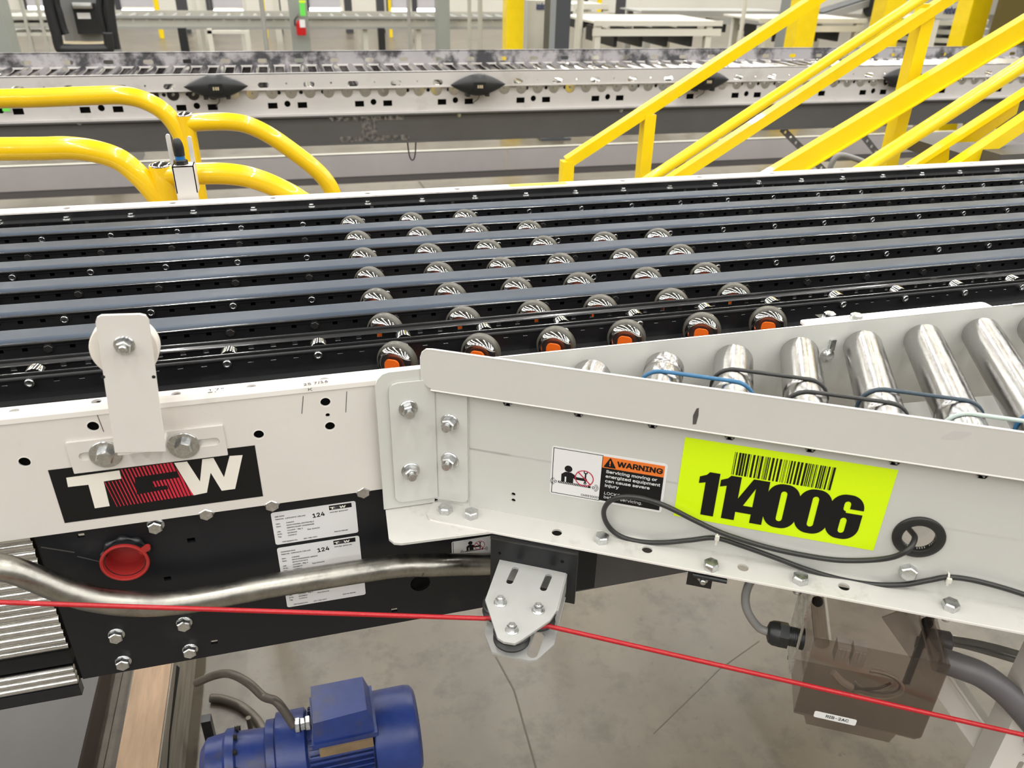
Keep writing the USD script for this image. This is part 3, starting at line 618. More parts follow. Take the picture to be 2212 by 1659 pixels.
def add_nut(M, rot):
    p_ = t.add('nut', tr(nut(rot), M), 'zinc'); t.add('stud', tr(cat([cyl(.0049 if i % 2 else .0045, .0095+i*.0012, .0107+i*.0012, 14) for i in range(6)]), M), 'zinc', parent=p_)
for p, r_ in (((883, 886), .2), ((888, 1020), .7)): u, v = xz(p, YI-.004); add_nut(FY(YI, u, v), r_)
for p, r_ in (((970, 915), .3), ((970, 997), .3)): u, v = sz(p, -.008); add_nut(FS(-.0045, u, v), r_)
t.done()

# ================================================================== SPUR CONVEYOR
RP, RZc, RR = .0822, H-.4472, .02413
RS = [.1789+RP*k for k in range(-1, 9)]
t = Thing('spur_side_frame', 'light grey side frame of the angled roller spur, with cable grommet and bolted bottom flange', 'conveyor frame')
hexh = lambda u, v, a: Polygon([(u+a*math.sin(math.pi/3*i), v+a*math.cos(math.pi/3*i)) for i in range(6)])
hs = [hexh(s_, RZc, .0066) for s_ in RS]
for p in ((1109, 1068), (1109, 1081)): u, v = sz(p); hs.append(circ(u, v, .0027))
gu, gv = sz((1984, 1159)); hs.append(circ(gu, gv, .0165, 12))
t.add('web', ext(cut(sbox(.010, zc-.002, 1.25, H-.424), hs), -.0025, 0, FS(0)), 'grey_paint')
fh = []
for p in ((1203, 1150), (1398, 1187), (1605, 1226), (1823, 1267)):
    q = PZ(p, zc) - B0; fh.append(circ(q@SD, q@AD, .0062))
fp = Polygon([(.006, 0), (.003, -.010), (.004, -.030), (.010, -.0385), (.018, -.0395), (1.25, -.0395), (1.25, 0)])
t.add('bottom_flange', ext(cut(fp, fh), -.0025, 0, FSZ(zc)), 'grey_flange')
t.add('flange_edge', ext(LineString([(.012, -.0386), (.020, -.0397), (1.25, -.0397)]).buffer(.0004), -.0024, .0002, FSZ(zc)), 'pale_edge')
for p in ((962, 1097), (1018, 1107), (1300, 1160), (1537, 1218), (1730, 1247), (2055, 1304)):
    q = PZ(p, zc+.006) - B0; t.add('bolt', tr(bolt(.0155, .009, 0, stud=.0, rot=p[0]*.01), FSZ(zc, q@SD, q@AD)), 'zinc')
for p in ((2055, 1304), (1730, 1247)):
    q = PZ(p, zc) - B0; t.add('bolt_thread', tr(cat([cyl(.0044+(.0005 if i % 2 else 0), -.0235+i*.0016, -.0219+i*.0016, 12) for i in range(13)]), FSZ(zc, q@SD, q@AD)), 'zinc')
u, v = sz((1962, 1239), -.006); t.add('bolt', tr(bolt(.0165, .009, 0, rot=.5), FS(0, u, v)), 'zinc')
t.add('grommet', lathe([(.0165, -.0035), (.0165, .0035), (.0185, .0048), (.0245, .0042), (.0262, .0025), (.0262, 0), (.0165, 0)], 40, FS(0, gu, gv)), 'rubber', smooth=40, label='black rubber grommet')
t.done()
GO = -.012
t = Thing('guard_rail', 'pale grey guard rail along the top of the spur frame, rounded left end', 'guard rail')
gz0, gz1 = H-.4430, H-.3895
g0 = sz((908, 800), GO)[0]
gp = Polygon([(g0+.009, gz0+.004), (g0+.003, gz0+.009), (g0, gz0+.014), (g0, gz1-.012), (g0+.0025, gz1-.005), (g0+.007, gz1-.001), (g0+.014, gz1), (1.28, gz1), (1.28, gz0+.0015), (g0+.0115, gz0+.0015), (g0+.0115, gz0+.004)])
t.add('face', ext(gp, -.0025, 0, FS(GO)), 'guard_paint')
fr = FSZ(0); MX = frame(B0, AD, EZ)   # outlines (a, z) swept along n = AD x Z = -SD ... use explicit sweep
def sweep_s(pts, s0, s1):
    M = np.eye(4); M[:3, 0], M[:3, 1], M[:3, 2] = AD, EZ, np.cross(AD, EZ); M[:3, 3] = B0
    k = np.cross(AD, EZ)@SD
    a, b = sorted((s0*k, s1*k)); return ext(Polygon(pts), a, b, M)
t.add('bottom_bend', sweep_s([(GO, gz0+.002), (GO-.0008, gz0+.0008), (GO+.0006, gz0-.0008), (GO+.004, gz0-.0014), (-.0005, gz0-.0014), (-.0005, gz0+.0008), (GO+.004, gz0+.0008), (GO+.0025, gz0+.0030)], g0+.0115, 1.28), 'guard_paint', smooth=60)
t.add('top_edge', ext(LineString([(g0+.0006, gz1-.013), (g0+.0028, gz1-.0052), (g0+.0075, gz1-.0012), (g0+.014, gz1-.0003), (1.28, gz1-.0003)]).buffer(.0004), -.0024, .0003, FS(GO)), 'pale_edge')
u, v = sz((1503, 900), GO)
t.add('scuff_mark', cat([ext(Polygon([(u+dx*a, v+dy*a) for dx, dy in ((-.002, -.010), (.0015, -.009), (.0025, .002), (.0018, .011), (-.0005, .010), (-.0030, .001))]), 0, .0002, FS(GO)) for a in (1,)]), 'dull_steel')
u2, v2 = sz((2064, 942), GO); t.add('smudge', ext(Polygon([(u2-.010, v2-.004), (u2+.004, v2-.001), (u2+.011, v2+.005), (u2-.002, v2+.004)]).buffer(.002), 0, .0001, FS(GO)), 'far_panel')
t.done()
# panel on the far side of the rollers (it stands against the sorter frame)
YQ = .7965
t = Thing('spur_inner_panel', 'grey upright panel behind the spur rollers, along the sorter frame', 'panel')
xe = PY((2176, 700), YQ)[0]
t.add('panel', ext(sbox(.175, H-.60, xe, H-.4165), -.0022, 0, FY(YQ)), 'grey_paint')
t.add('panel', ext(sbox(xe+.001, H-.60, 2.2, H-.4165), -.0022, 0, FY(YQ+.0022)), 'grey_paint')
t.add('top_edge', bx(.175, 2.2, YQ, YQ+.0024, H-.4167, H-.4160), 'pale_edge')
u, v = xz((1788, 768), YQ-.004)
t.add('stud', cat(tr(lathe([(0, 0), (.0085, 0), (.0095, .003), (.0085, .006), (.005, .0085), (0, .009)], 20), FY(YQ, u, v)), bx(u+.0005, u+.0085, YQ-.004, YQ, v+.006, v+.022)), 'zinc')
t.add('hole', ext(rr(u-.006, v-.036, u+.002, v-.026, .001), 0, .0003, FY(YQ)), 'hole_dark')
t.done()
solo('cross_plate', 'grey sheet under the spur rollers', 'panel', ext(Polygon([(.02, 0), (1.25, 0), (1.25, .60), (.02, .0)]), -.003, 0, FSZ(H-.520)), 'grey_paint')
# rollers
GA, GB = .030, .0155
ordr = ['first', 'second', 'third', 'fourth', 'fifth', 'sixth', 'seventh', 'eighth', 'ninth', 'tenth']
qa = PZ((1580, 797), H-.4231) - B0; GA = float(qa@AD); qb = PZ((1580, 823), H-.4231) - B0; GB = float(qb@AD)
for k, s_ in enumerate(RS):
    L = (.5*s_ - .5*RR - .0035)/.866
    if L < .02: continue
    t = Thing('spur_roller', f'shiny steel roller of the angled spur, {ordr[k-1] if k else "tiny"} counted from the spur tip' if L > .05 else 'short steel roller stub at the spur tip behind the guard rail', 'roller')
    M = frame(B0 + SD*s_ + EZ*RZc, SD, EZ) @ trimesh.transformations.rotation_matrix(math.pi, (0, 1, 0))  # n = +AD
    g = .0018
    pr = [(.008, .006), (.0215, .006), (RR-.001, .0068), (RR, .008)]
    for c_ in (GB, GA):
        if c_ < L-.012: pr += [(RR, c_-.0062), (RR-g*.7, c_-.0042), (RR-g, c_), (RR-g*.7, c_+.0042), (RR, c_+.0062)]
    pr += [(RR, L-.002), (RR-.001, L-.0006), (RR-.004, L), (.008, L)]
    t.add('shell', lathe(pr, 56, M), 'steel', smooth=35)
    t.add('axle', tr(cat(hexhead(.0111, L+.003+.006)), M @ frame((0, 0, -.003), EX, EY)), 'zinc')
    t.done()
def band(s0, s1, a, m, label):
    r = RR-.0018+.0019
    pts = []
    for th in np.linspace(math.pi/2, 3*math.pi/2, 14): pts.append((s0+r*math.cos(th), r*math.sin(th)))
    for th in np.linspace(-math.pi/2, math.pi/2, 14): pts.append((s1+r*math.cos(th), r*math.sin(th)))
    # straight runs get extra points
    out = []
    for i, p in enumerate(pts):
        out.append(p)
        if i in (13, 27):
            q = pts[(i+1) % len(pts)]
            for f_ in (.2, .4, .6, .8): out.append((p[0]+(q[0]-p[0])*f_, p[1]+(q[1]-p[1])*f_))
    P3 = np.array([B0 + SD*u_ + AD*a + EZ*(RZc+v_) for u_, v_ in out])
    solo('drive_band', label, 'drive band', tube(P3, .0024, 10, closed=True), m, smooth=True)
bands = [('band_blue', 'bright blue elastic drive band looped round the first two spur rollers'), ('band_dark', 'black drive band in the far grooves of the second and third spur rollers'), ('band_dark', 'black drive band in the near grooves of the third and fourth spur rollers'), ('band_slate', 'slate-blue drive band looped round the fourth and fifth spur rollers'), ('band_clear', 'pale translucent drive band at the right edge, on the fifth and sixth spur rollers'), ('band_blue', 'dark blue drive band at the far right end of the spur rollers'), ('band_dark', 'drive band past the right edge of the view')]
for i, (m_, lb) in enumerate(bands): band(RS[i+2], RS[i+3], GB if i % 2 == 0 else GA, m_, lb)

# ================================================================== yellow asset label
digits = {'1': P([(.34, 0), (.62, 0), (.62, 1), (.40, 1), (.34, .93), (.20, .87), (.20, .72), (.34, .76)]),
          '4': P([(.44, 0), (.70, 0), (.70, .20), (.78, .20), (.78, .37), (.70, .37), (.70, 1), (.36, 1), (.04, .38), (.04, .20), (.44, .20)]).difference(P([(.24, .37), (.44, .37), (.44, .80)])),
          '0': rr(.05, 0, .73, 1, .30, 10).difference(slot(.39, .22, .39, .78, .065)),
          '6': rr(.05, 0, .73, 1, .30, 10).difference(slot(.39, .20, .39, .42, .065)).difference(unary_union([slot(.39, .70, .39, .79, .065), sbox(.39, .60, .80, .695)]))}
DH, DW = .0590, .0375
lab_ = unary_union([affinity.translate(affinity.scale(digits[c_], DW/.74, DH, origin=(0, 0)), .0165+x_, .0085) for c_, x_ in zip('114006', (-.0045, .0185, .0445, .0770, .1100, .1425))])
TLs, TRs, BRs = sz((1480, 945)), sz((1941, 1014)), sz((1890, 1190))
rg = random.Random(3); bars_ = []; x_ = .0545
while x_ < .1575:
    w_ = rg.choice([.0006, .0006, .0012, .0018, .0024]); bars_.append(sbox(x_, .0690, x_+w_, .0985)); x_ += w_+rg.choice([.0006, .0009, .0012, .0018])
sticker('asset_label', 'bright yellow-green label reading 114006 with a barcode, on the spur frame', FS(-.0001, TLs[0], (TLs[1]+TRs[1])/2-.1072), TRs[0]-TLs[0], .1072, 'neon', [('lettering', lab_, 'ink'), ('barcode', unary_union(bars_), 'ink')])

# ================================================================== black cable loop, ties
def on_spur(pts): return np.array([PS((x, y), o) for x, y, o in pts])
loop = [(1950, 1130, .045), (1970, 1150, .012), (1976, 1164, -.004), (1962, 1187, -.016), (1930, 1203, -.015), (1880, 1210, -.010), (1810, 1210, -.009), (1740, 1200, -.009), (1660, 1183, -.010), (1590, 1162, -.012), (1549, 1147, -.013), (1500, 1124, -.013), (1440, 1094, -.014), (1390, 1077, -.015), (1345, 1073, -.014), (1316, 1084, -.012), (1304, 1106, -.010), (1312, 1133, -.009), (1336, 1156, -.008), (1376, 1169, -.008), (1430, 1172, -.008), (1490, 1167, -.008), (1545, 1162, -.009), (1600, 1178, -.009), (1670, 1203, -.008), (1740, 1229, -.007), (1810, 1250, -.006), (1880, 1262, -.006), (1950, 1263, -.006), (2005, 1254, -.006), (2046, 1247, -.006), (2095, 1252, -.007), (2160, 1268, -.007), (2230, 1290, -.007), (2330, 1322, -.007)]
solo('loop_cable', 'black cable looping from the grommet across the spur frame below the yellow label', 'cable', tube(spline(on_spur(loop), 8), .0030, 14), 'cable', smooth=True)
def zip_tie(px, label, off, r, tail):
    t = Thing('zip_tie', label, 'cable tie'); q = PS(px, off)
    g = np.linspace(0, 2*math.pi, 25)[:-1]
    P3 = np.array([q + EZ*(r*1.5*math.sin(a)) + AD*(r*math.cos(a)) for a in g])
    t.add('strap', tube(P3, .0011, 8, closed=True), 'nylon', smooth=True)
    M = FS(off-r-.001, (q-B0)@SD, q[2]); t.add('head', bx(-.0024, .0024, -.001, .0045, 0, .003, tr(M, np.eye(4)) if False else M), 'nylon')
    t.add('tail', bx(-.0012, .0012, tail, .0, .0, .0012, M), 'nylon'); t.done()
zip_tie((1549, 1156), 'white cable tie holding the two cable strands below the yellow label', -.011, .0050, -.009)
zip_tie((2046, 1248), 'white cable tie on the black cable near the right edge', -.006, .0042, -.006)

# ================================================================== steel conduit, red pull cord, pulley bracket
YC = .772
cp = [(-120, 1216), (-40, 1222), (20, 1229), (70, 1247), (130, 1272), (190, 1291), (250, 1301), (320, 1305), (390, 1300), (460, 1289), (560, 1270), (660, 1253), (760, 1237), (840, 1225), (890, 1221), (930, 1221), (980, 1224), (1060, 1231), (1150, 1240)]
P3 = np.array([PY(p, YC) for p in cp]); P3[-4:, 1] += [0, .004, .012, .025]
t = Thing('conduit', 'bent galvanized steel conduit crossing in front of the black plate', 'conduit')
t.add('pipe', tube(spline(P3, 8), .01476, 24), 'galv', smooth=True); 
t.add('joint', tube(np.array([PY(p, YC) for p in ((909, 1221), (912, 1221))]), .01500, 24), 'dull_steel', smooth=True); t.done()
BO = -.033
za = [PS(p, BO)[2] for p in ((1078, 1208), (1224, 1238))]; ZPt = sum(za)/2
ZPb = ZPt-.030
Q = lambda p, z: (lambda q: (q@SD, q@AD))(PZ(p, z)-B0)
bpq = [sz((1060, 1162), BO), sz((1248, 1190), BO), sz((1245, 1306), BO)]
t = Thing('backing_plate', 'black plate hanging under the spur flange behind the red cord pulley bracket', 'plate')
hsq = [circ(*sz((1079, 1195), BO), .002), circ(*sz((1214, 1213), BO), .0025)]
t.add('plate', ext(cut(sbox(bpq[0][0], bpq[2][1], bpq[1][0]+.001, zc-.004), hsq), -.003, 0, FS(BO)), 'black_paint')
t.add('top_bend', sweep_s([(BO-.0016, zc-.016), (BO-.0016, zc-.013), (BO-.0005, zc-.011), (BO+.001, zc-.011), (BO+.001, zc-.016)], bpq[0][0], bpq[1][0]+.001), 'rail_lip'); t.done()
t = Thing('pulley_bracket', 'grey pulley bracket with three nuts and black pulleys, threading the red pull cord', 'bracket')
top = [Q(p, ZPt) for p in ((1080, 1207), (1223, 1238), (1203, 1318), (1188, 1340), (1128, 1381), (1112, 1390), (1088, 1386), (1075, 1378), (1062, 1338), (1048, 1296))]
tp = Polygon(top).buffer(0)
sl = [slot(*Q((1113, 1230), ZPt), *Q((1101, 1256), ZPt), .0042), slot(*Q((1185, 1245), ZPt), *Q((1174, 1271), ZPt), .0042)]
t.add('top_plate', ext(cut(tp, sl), -.003, 0, FSZ(ZPt)), 'pull_grey')
bot = [Q(p, ZPb) for p in ((1090, 1262), (1222, 1290), (1197, 1392), (1160, 1425), (1143, 1427), (1063, 1409), (1046, 1367), (1055, 1330))]
t.add('bottom_plate', ext(cut(Polygon(bot).buffer(0), slot(*Q((1165, 1372), ZPb), *Q((1150, 1412), ZPb), .0060)), -.003, 0, FSZ(ZPb)), 'pull_grey')
a_, b_ = np.array(top[1]), np.array(top[2])
t.add('side_wall', tr(ext(LineString([a_, b_]).buffer(.0015, cap_style='flat'), ZPb-ZPt, -.001), FSZ(ZPt)), 'pull_grey')
back = LineString([np.array(top[0]), np.array(top[1])]).buffer(.0015, cap_style='flat'); t.add('back_wall', ext(back, ZPb-ZPt, -.001, FSZ(ZPt)), 'pull_grey')
pn = [(1081, 1294), (1163, 1310), (1106, 1353)]
for i, p in enumerate(pn):
    q = Q(p, ZPt+.006); t.add('nut', tr(bolt(.0100, .0066, .0075, .0016, stud=.0030, sh=.0092, rot=.3+i), FSZ(ZPt, q[0], q[1])), 'zinc')
    q = np.array(Q(p, ZPt))
    t.add('pulley', lathe([(.003, -.0055), (.0195, -.0055), (.0208, -.0065), (.0208, -.0085), (.0170, -.0115), (.0165, -.0125), (.0170, -.0135), (.0208, -.0165), (.0208, -.0185), (.0195, -.0195), (.003, -.0195)], 36, FSZ(ZPt, q[0], q[1])), 'black_plastic', smooth=30)
    t.add('axle', tr(cyl(.0035, ZPb-ZPt, -.002, 12), FSZ(ZPt, q[0], q[1])), 'zinc')
t.done()
ZR = ZPt-.0125
L0, L1 = PY((0, 1301), .735), PZ((1046, 1336), ZR)
R0, R1 = PZ((1182, 1352), ZR), PS((2212, 1588), -.055)
LL = L0+(L0-L1)*.35; RRR = R1+(R1-R0)*.35
pc = [np.array(B0+SD*Q(p, ZPt)[0]+AD*Q(p, ZPt)[1]+EZ*ZR) for p in pn]
cord = [LL, L0, L1, pc[0]-AD*.018, (pc[0]+pc[2])/2+SD*.004, pc[2]+AD*.0185, (pc[1]+pc[2])/2+SD*.004, pc[1]-AD*.0185+SD*.004, R0, R1, RRR]
seg = [np.linspace(LL, L1, 12)[:-1], spline(cord[2:9], 6)[:-1], np.linspace(R0, RRR, 16)]
solo('pull_cord', 'thin taut red emergency pull cord running across the whole picture', 'cord', tube(np.vstack(seg), .0027, 12), 'red_cord', smooth=True)
# small black clip with a bolt under the flange
t = Thing('flange_clip', 'small black clip with a zinc bolt under the spur flange, left of the grey box', 'clip')
c0, c1_ = sz((1486, 1238), -.030), sz((1543, 1274), -.030)
t.add('plate', ext(sbox(c0[0], c1_[1], c1_[0]-.004, zc-.003), -.003, 0, FS(-.030)), 'black_paint')
u, v = sz((1519, 1250), -.036); t.add('bolt', tr(bolt(.012, .006, .009, .0015, stud=.0035, sh=.014), FS(-.030, u, v)), 'zinc')
t.add('pin', tr(cyl(.0030, -.018, .020, 12), frame(PS((1535, 1249), -.038), EZ, AD)), 'black_paint'); t.done()

# ================================================================== smoked junction box under the spur
BF = -.055
bl_, br_ = sz((1754, 1400), BF)[0], sz((2046, 1457), BF)[0]
zt_ = (sz((1802, 1388), BF)[1]+sz((2023, 1432), BF)[1])/2
zb_ = (sz((1726, 1545), BF)[1]+sz((1994, 1598), BF)[1])/2
zb2 = zb_-.014
BD = .085
t = Thing('junction_box', 'smoked translucent electrical box under the spur frame with a small white RIB-2AC label', 'electrical box')
wl = .0022
face = Polygon([(bl_, zb_), (bl_+.012, zb_-.001), (bl_+.0165, zb2), (br_-.030, zb2), (br_-.026, zb_+.001), (br_-.006, zb_), (br_, zb_+.006), (br_, zt_), (bl_, zt_)])
t.add('lid', ext(face, -wl, 0, FS(BF)), 'smoked')
def sheet(*q):
    return tr(trimesh.Trimesh(np.array(q, float), [(0, 1, 2), (0, 2, 3)], process=False), FS(BF))
for nm, x in (('left_wall', bl_), ('right_wall', br_)): t.add(nm, sheet((x, zb_, -BD), (x, zt_, -BD), (x, zt_, -wl), (x, zb_, -wl)), 'smoked', smooth=False)
t.add('top_wall', sheet((bl_+.018, zt_, -BD), (br_-.018, zt_, -BD), (br_-.018, zt_, -wl), (bl_+.018, zt_, -wl)), 'smoked', smooth=False); t.add('bottom_wall', sheet((bl_, zb_, -BD), (br_, zb_, -BD), (br_, zb_, -wl), (bl_, zb_, -wl)), 'smoked', smooth=False)
t.add('rim', cat(tr(bx(bl_-.003, bl_+.004, zb_-.004, zt_+.004, -BD-.005, -BD), FS(BF)), tr(bx(br_-.004, br_+.003, zb_-.004, zt_+.004, -BD-.005, -BD), FS(BF)), tr(bx(bl_, br_, zt_-.003, zt_+.004, -BD-.005, -BD), FS(BF))), 'black_plastic')
for u in (bl_+.0095, br_-.0085):
    M = FS(BF, u, zt_-.0085)
    t.add('screw_channel', lathe([(.0080, -BD), (.0080, -.004)], 20, M), 'smoked', smooth=True)
    t.add('screw', tr(cat(cyl(.0062, -BD+.012, -BD+.016, 16), lathe([(.003, -BD+.0165), (.0045, -BD+.0165), (.0045, -BD+.019), (.003, -BD+.019)], 12)), M), 'hole_dark')
lb0, lb1 = sz((1761, 1533), BF), sz((1847, 1568), BF)
t.add('name_label', ext(rr(lb0[0], lb1[1]+.0005, lb1[0], lb0[1]-.0015, .002), .0002, .0005, FS(BF)), 'paper', smooth=False)
tx_ = affinity.translate(text_poly('RIB-2AC', .0042, 1, 48), lb0[0]+.0125, (lb0[1]+lb1[1])/2-.0022)
t.add('lettering', ext(tx_, .0006, .0007, FS(BF)), 'ink', smooth=False, parent='name_label')
# contents seen through the smoked lid
cz = (zt_+zb_)/2
for u in (bl_+.036, bl_+.054): t.add('terminal_block', cat(tr(bx(u, u+.0145, cz-.004, cz+.022, -.052, -.036), FS(BF)), *[tr(bx(u+.002+i*.0042, u+.0045+i*.0042, cz+.004, cz+.019, -.037, -.0345), FS(BF)) for i in range(3)]), 'paper')
Fb = FS(BF)
loc3 = lambda pts: np.array([(Fb@np.array([a, b, c, 1]))[:3] for a, b, c in pts])
t.add('connector', tube(loc3([(bl_+.034, cz-.004, -.020), (bl_+.045, cz-.014, -.018), (bl_+.058, cz-.020, -.018)]), [.004, .005, .0045], 8), 'nylon')
for i, (rx, ry) in enumerate(((.022, .018), (.027, .016), (.030, .021))):
    g = np.linspace(-2.6, 1.9, 30)
    t.add('wire', tube(loc3([(bl_+.082+rx*math.cos(a), cz-.012+ry*math.sin(a), -.03+.004*i) for a in g]), .0013, 8), 'nylon' if i != 1 else 'tube_grey', smooth=True)
t.add('wire', tube(loc3(spline([(bl_+.058, cz-.020, -.018), (bl_+.072, cz-.022, -.022), (bl_+.088, cz-.020, -.026), (bl_+.1, cz-.012, -.03)], 6)), .0016, 8), 'brown_steel', smooth=True)
t.done()
t = Thing('mount_bracket', 'thin zinc bracket strip between the spur flange and the left side of the smoked box', 'bracket')
t.add('strip', tr(bx(bl_-.0095, bl_-.0065, zb_+.03, zc-.004, -BD-.004, -.030), FS(BF)), 'zinc'); t.done()
# cable gland and its grey cable
gq = PS((1705, 1374), BF+.045); gl = np.array([(gq-B0)@SD, gq[2]])
MG = frame(gq, EZ, AD)  # n = EZ x AD
if MG[:3, 2]@SD > 0: MG = frame(gq, AD, EZ)
t = Thing('cable_gland', 'black plastic cable gland on the left side of the smoked box', 'cable gland')
t.add('body', cat(cyl(.0125, -.010, -.002, 24), *[cyl(.0105+(.0006 if i % 2 else 0), -.002+i*.0012, -.0008+i*.0012, 20) for i in range(8)]), 'black_plastic') if False else t.add('body', tr(cat(cyl(.0130, -.016, -.008, 24), *[cyl(.0108+(.0007 if i % 2 else 0), -.008+i*.0012, -.0068+i*.0012, 20) for i in range(9)]), MG), 'black_plastic')
t.add('cap', tr(cat(hexhead(.0270, .013), lathe([(.0150, .010), (.0145, .017), (.0120, .0215), (.007, .0235), (0, .0235)], 24)), MG @ frame((0, 0, .002), EX, EY)), 'black_plastic'); t.done()
gp0 = (MG@np.array([0, 0, .024, 1]))[:3]
gc = [gp0, gp0-SD*.012+EZ*.004, PS((1617, 1325), BF+.045), PS((1610, 1295), BF+.05), PS((1618, 1262), BF+.055), PS((1640, 1235), BF+.065)]
solo('grey_cable', 'short grey cable curving from the gland up behind the spur flange', 'cable', tube(spline(np.array(gc), 10), .0050, 14), 'tube_grey', smooth=True)
# thick flexible conduit and two thin tubes on the right side of the box
fx = [PS((2030, 1425), .0), PS((2075, 1440), -.005), PS((2120, 1458), -.010), PS((2165, 1490), -.016), PS((2205, 1530), -.022), PS((2250, 1585), -.028), PS((2300, 1650), -.03)]
solo('flexible_conduit', 'thick dark grey flexible conduit sweeping down from the box to the right', 'conduit', tube(spline(np.array(fx), 10), .0145, 22), 'flex_grey', smooth=True)
fx = [PS(p, .10) for p in ((2030, 1378), (2080, 1384), (2140, 1396), (2212, 1416), (2300, 1445))]
solo('air_tube', 'upper of two thin grey tubes running behind the box to the right edge', 'tube', tube(spline(np.array(fx), 8), .0042, 12), 'tube_grey', smooth=True)
fx = [PS(p, .10) for p in ((2030, 1385), (2080, 1394), (2140, 1410), (2212, 1432), (2300, 1462))]
solo('air_tube', 'lower of two thin grey tubes running behind the box to the right edge', 'tube', tube(spline(np.array(fx), 8), .0042, 12), 'tube_grey', smooth=True)
u = sz((2024, 1375), .06); solo('tube_fitting', 'grey round fitting on the right side of the smoked box', 'fitting', tr(cyl(.014, -.03, .012, 20, ch=.002), frame(PS((2030, 1385), .07), AD, EZ)), 'flex_grey')

# ================================================================== white support leg and brace
t = Thing('support_leg', 'white steel channel leg with slotted holes at the lower right corner', 'leg')
s0, s1, s2 = sz((2141, 1580), -.02)[0], sz((2171, 1580), -.02)[0], .79
MLg = FS(-.024)
sh = []
for i in range(14):
    z_ = H-.72-.047*i; sh.append(slot(s1+.028, z_, s1+.028, z_-.022, .0028)); sh.append(circ(s1+.028, z_+.014, .0035))
t.add('web', ext(cut(sbox(s1, .006, s2, zc-.0025), sh), -.003, 0, MLg), 'white_paint')
t.add('side', tr(bx(s1, s1+.003, .006, zc-.0025, -.046, -.003), MLg), 'white_paint'); t.add('side', tr(bx(s2-.003, s2, .006, zc-.0025, -.046, -.003), MLg), 'white_paint')
t.add('foot_plate', tr(bx(s1-.03, s2+.03, 0, .006, -.075, .03), MLg), 'white_paint')
u, v = sz((2193, 1597), -.028); t.add('bolt', tr(bolt(.014, .007, .010, .0015), FS(-.024, s1+.028, v)), 'zinc'); t.done()
b0, b1 = PS((2050, 1492), .045), PS((2122, 1594), .03)
d_ = (b1-b0)/np.linalg.norm(b1-b0)
t = Thing('leg_brace', 'white diagonal angle brace running from the leg up behind the smoked box', 'brace')
t.add('flat', bar(b0-d_*.12, b1+d_*.02, .032, .003, up=AD), 'white_paint'); t.add('lip', bar(b0-d_*.12+np.cross(d_, AD)*.016, b1+d_*.02+np.cross(d_, AD)*.016, .003, .03, up=AD), 'white_paint'); t.done()

# ================================================================== bottom left: timber, steel angle, dark mat, ribbed drum
zT = .22
xa, xb_ = (PZ((288, 1446), zT)[0]+PZ((252, 1659), zT)[0])/2, (PZ((370, 1430), zT)[0]+PZ((340, 1659), zT)[0])/2
t = Thing('timber_block', 'weathered timber beam lying on the floor under the black plate', 'timber')
tb = bx(xa, xb_, .55, 2.1, .0, zT); t.add('beam', tb, 'wood')
t.add('side_board', bx(xb_+.0005, xb_+.004, .56, 2.08, 0.002, zT-.002), 'wood_grey', label='greyer cracked side')
ck = [(.56, .10), (.75, .115), (.95, .09), (1.1, .12), (1.3, .165), (1.5, .16), (1.48, .19), (1.3, .178), (1.1, .132), (.95, .101), (.75, .122), (.56, .106)]
t.add('crack', ext(Polygon(ck), xb_+.004, xb_+.0046, FX()), 'hole_dark')
t.done()
xs = [PZ(p, .05)[0] for p in ((210, 1560), (228, 1560))]
t = Thing('steel_angle', 'worn brown steel angle on the floor left of the timber beam', 'steel angle')
q0, q1, q2 = PZ((190, 1570), .07)[0], PZ((208, 1570), .07)[0], PZ((236, 1570), .02)[0]
t.add('upright', bx(q0, q0+.006, .60, 2.1, 0, .075), 'brown_steel'); t.add('foot', bx(q0+.006, q2, .60, 2.1, 0, .006), 'brown_steel'); t.add('lip', bx(q0-.003, q0+.008, .60, 2.1, .075, .081), 'galv'); t.done()
YD = PZ((80, 1455), .10)[1]
xr = (PZ((205, 1482), .10)[0]+PZ((172, 1655), .10)[0])/2
solo('rubber_mat', 'dark grey rubber belt surface at the lower left corner', 'belt', bx(-2.0, xr, .3, YD, 0.0, .10), 'mat_dark')
t = Thing('ribbed_guard', 'stack of shiny ribbed steel behind the black plate at the left edge', 'ribbed guard')
def ribbed():
    zz_ = np.linspace(PY((40, 1420), .98)[2], H-.5, 900); pitch = .0138
    ph = (zz_/pitch) % 1.0
    wob = .0011*np.sin(zz_*91)+.0008*np.sin(zz_*163+1)
    yy = .98 - .0062*np.sqrt(np.clip(1-(2*ph-1)**2, 0, 1)) + wob
    V = np.vstack([np.stack([np.full(900, -2.0), yy, zz_], 1), np.stack([np.full(900, -.402), yy, zz_], 1)]); f = []
    for i in range(899): f += [(i, 900+i, 901+i), (i, 901+i, i+1)]
    return trimesh.Trimesh(V, f, process=False)
rb = ribbed(); t.add('ribbed_sheet', rb, 'ribbed', smooth=30)
t.add('backing', bx(-2.0, -.402, .986, 1.00, PY((40, 1420), .98)[2]-.07, H-.5), 'hole_dark')
zl = PY((40, 1420), .98)[2]
t.add('dark_gap', bx(-2.0, -.402, .972, .986, zl-.022, zl), 'hole_dark')
for i in range(3): t.add('lower_bar', tr(cyl(.0062, -2.0, -.402, 18), frame((0, .97, zl-.030-.0125*i), EY, EZ)), 'ribbed', smooth=True)
t.add('dark_strip', bx(-2.0, -.402, .966, .98, zl-.085, zl-.062), 'black_paint')
t.done()

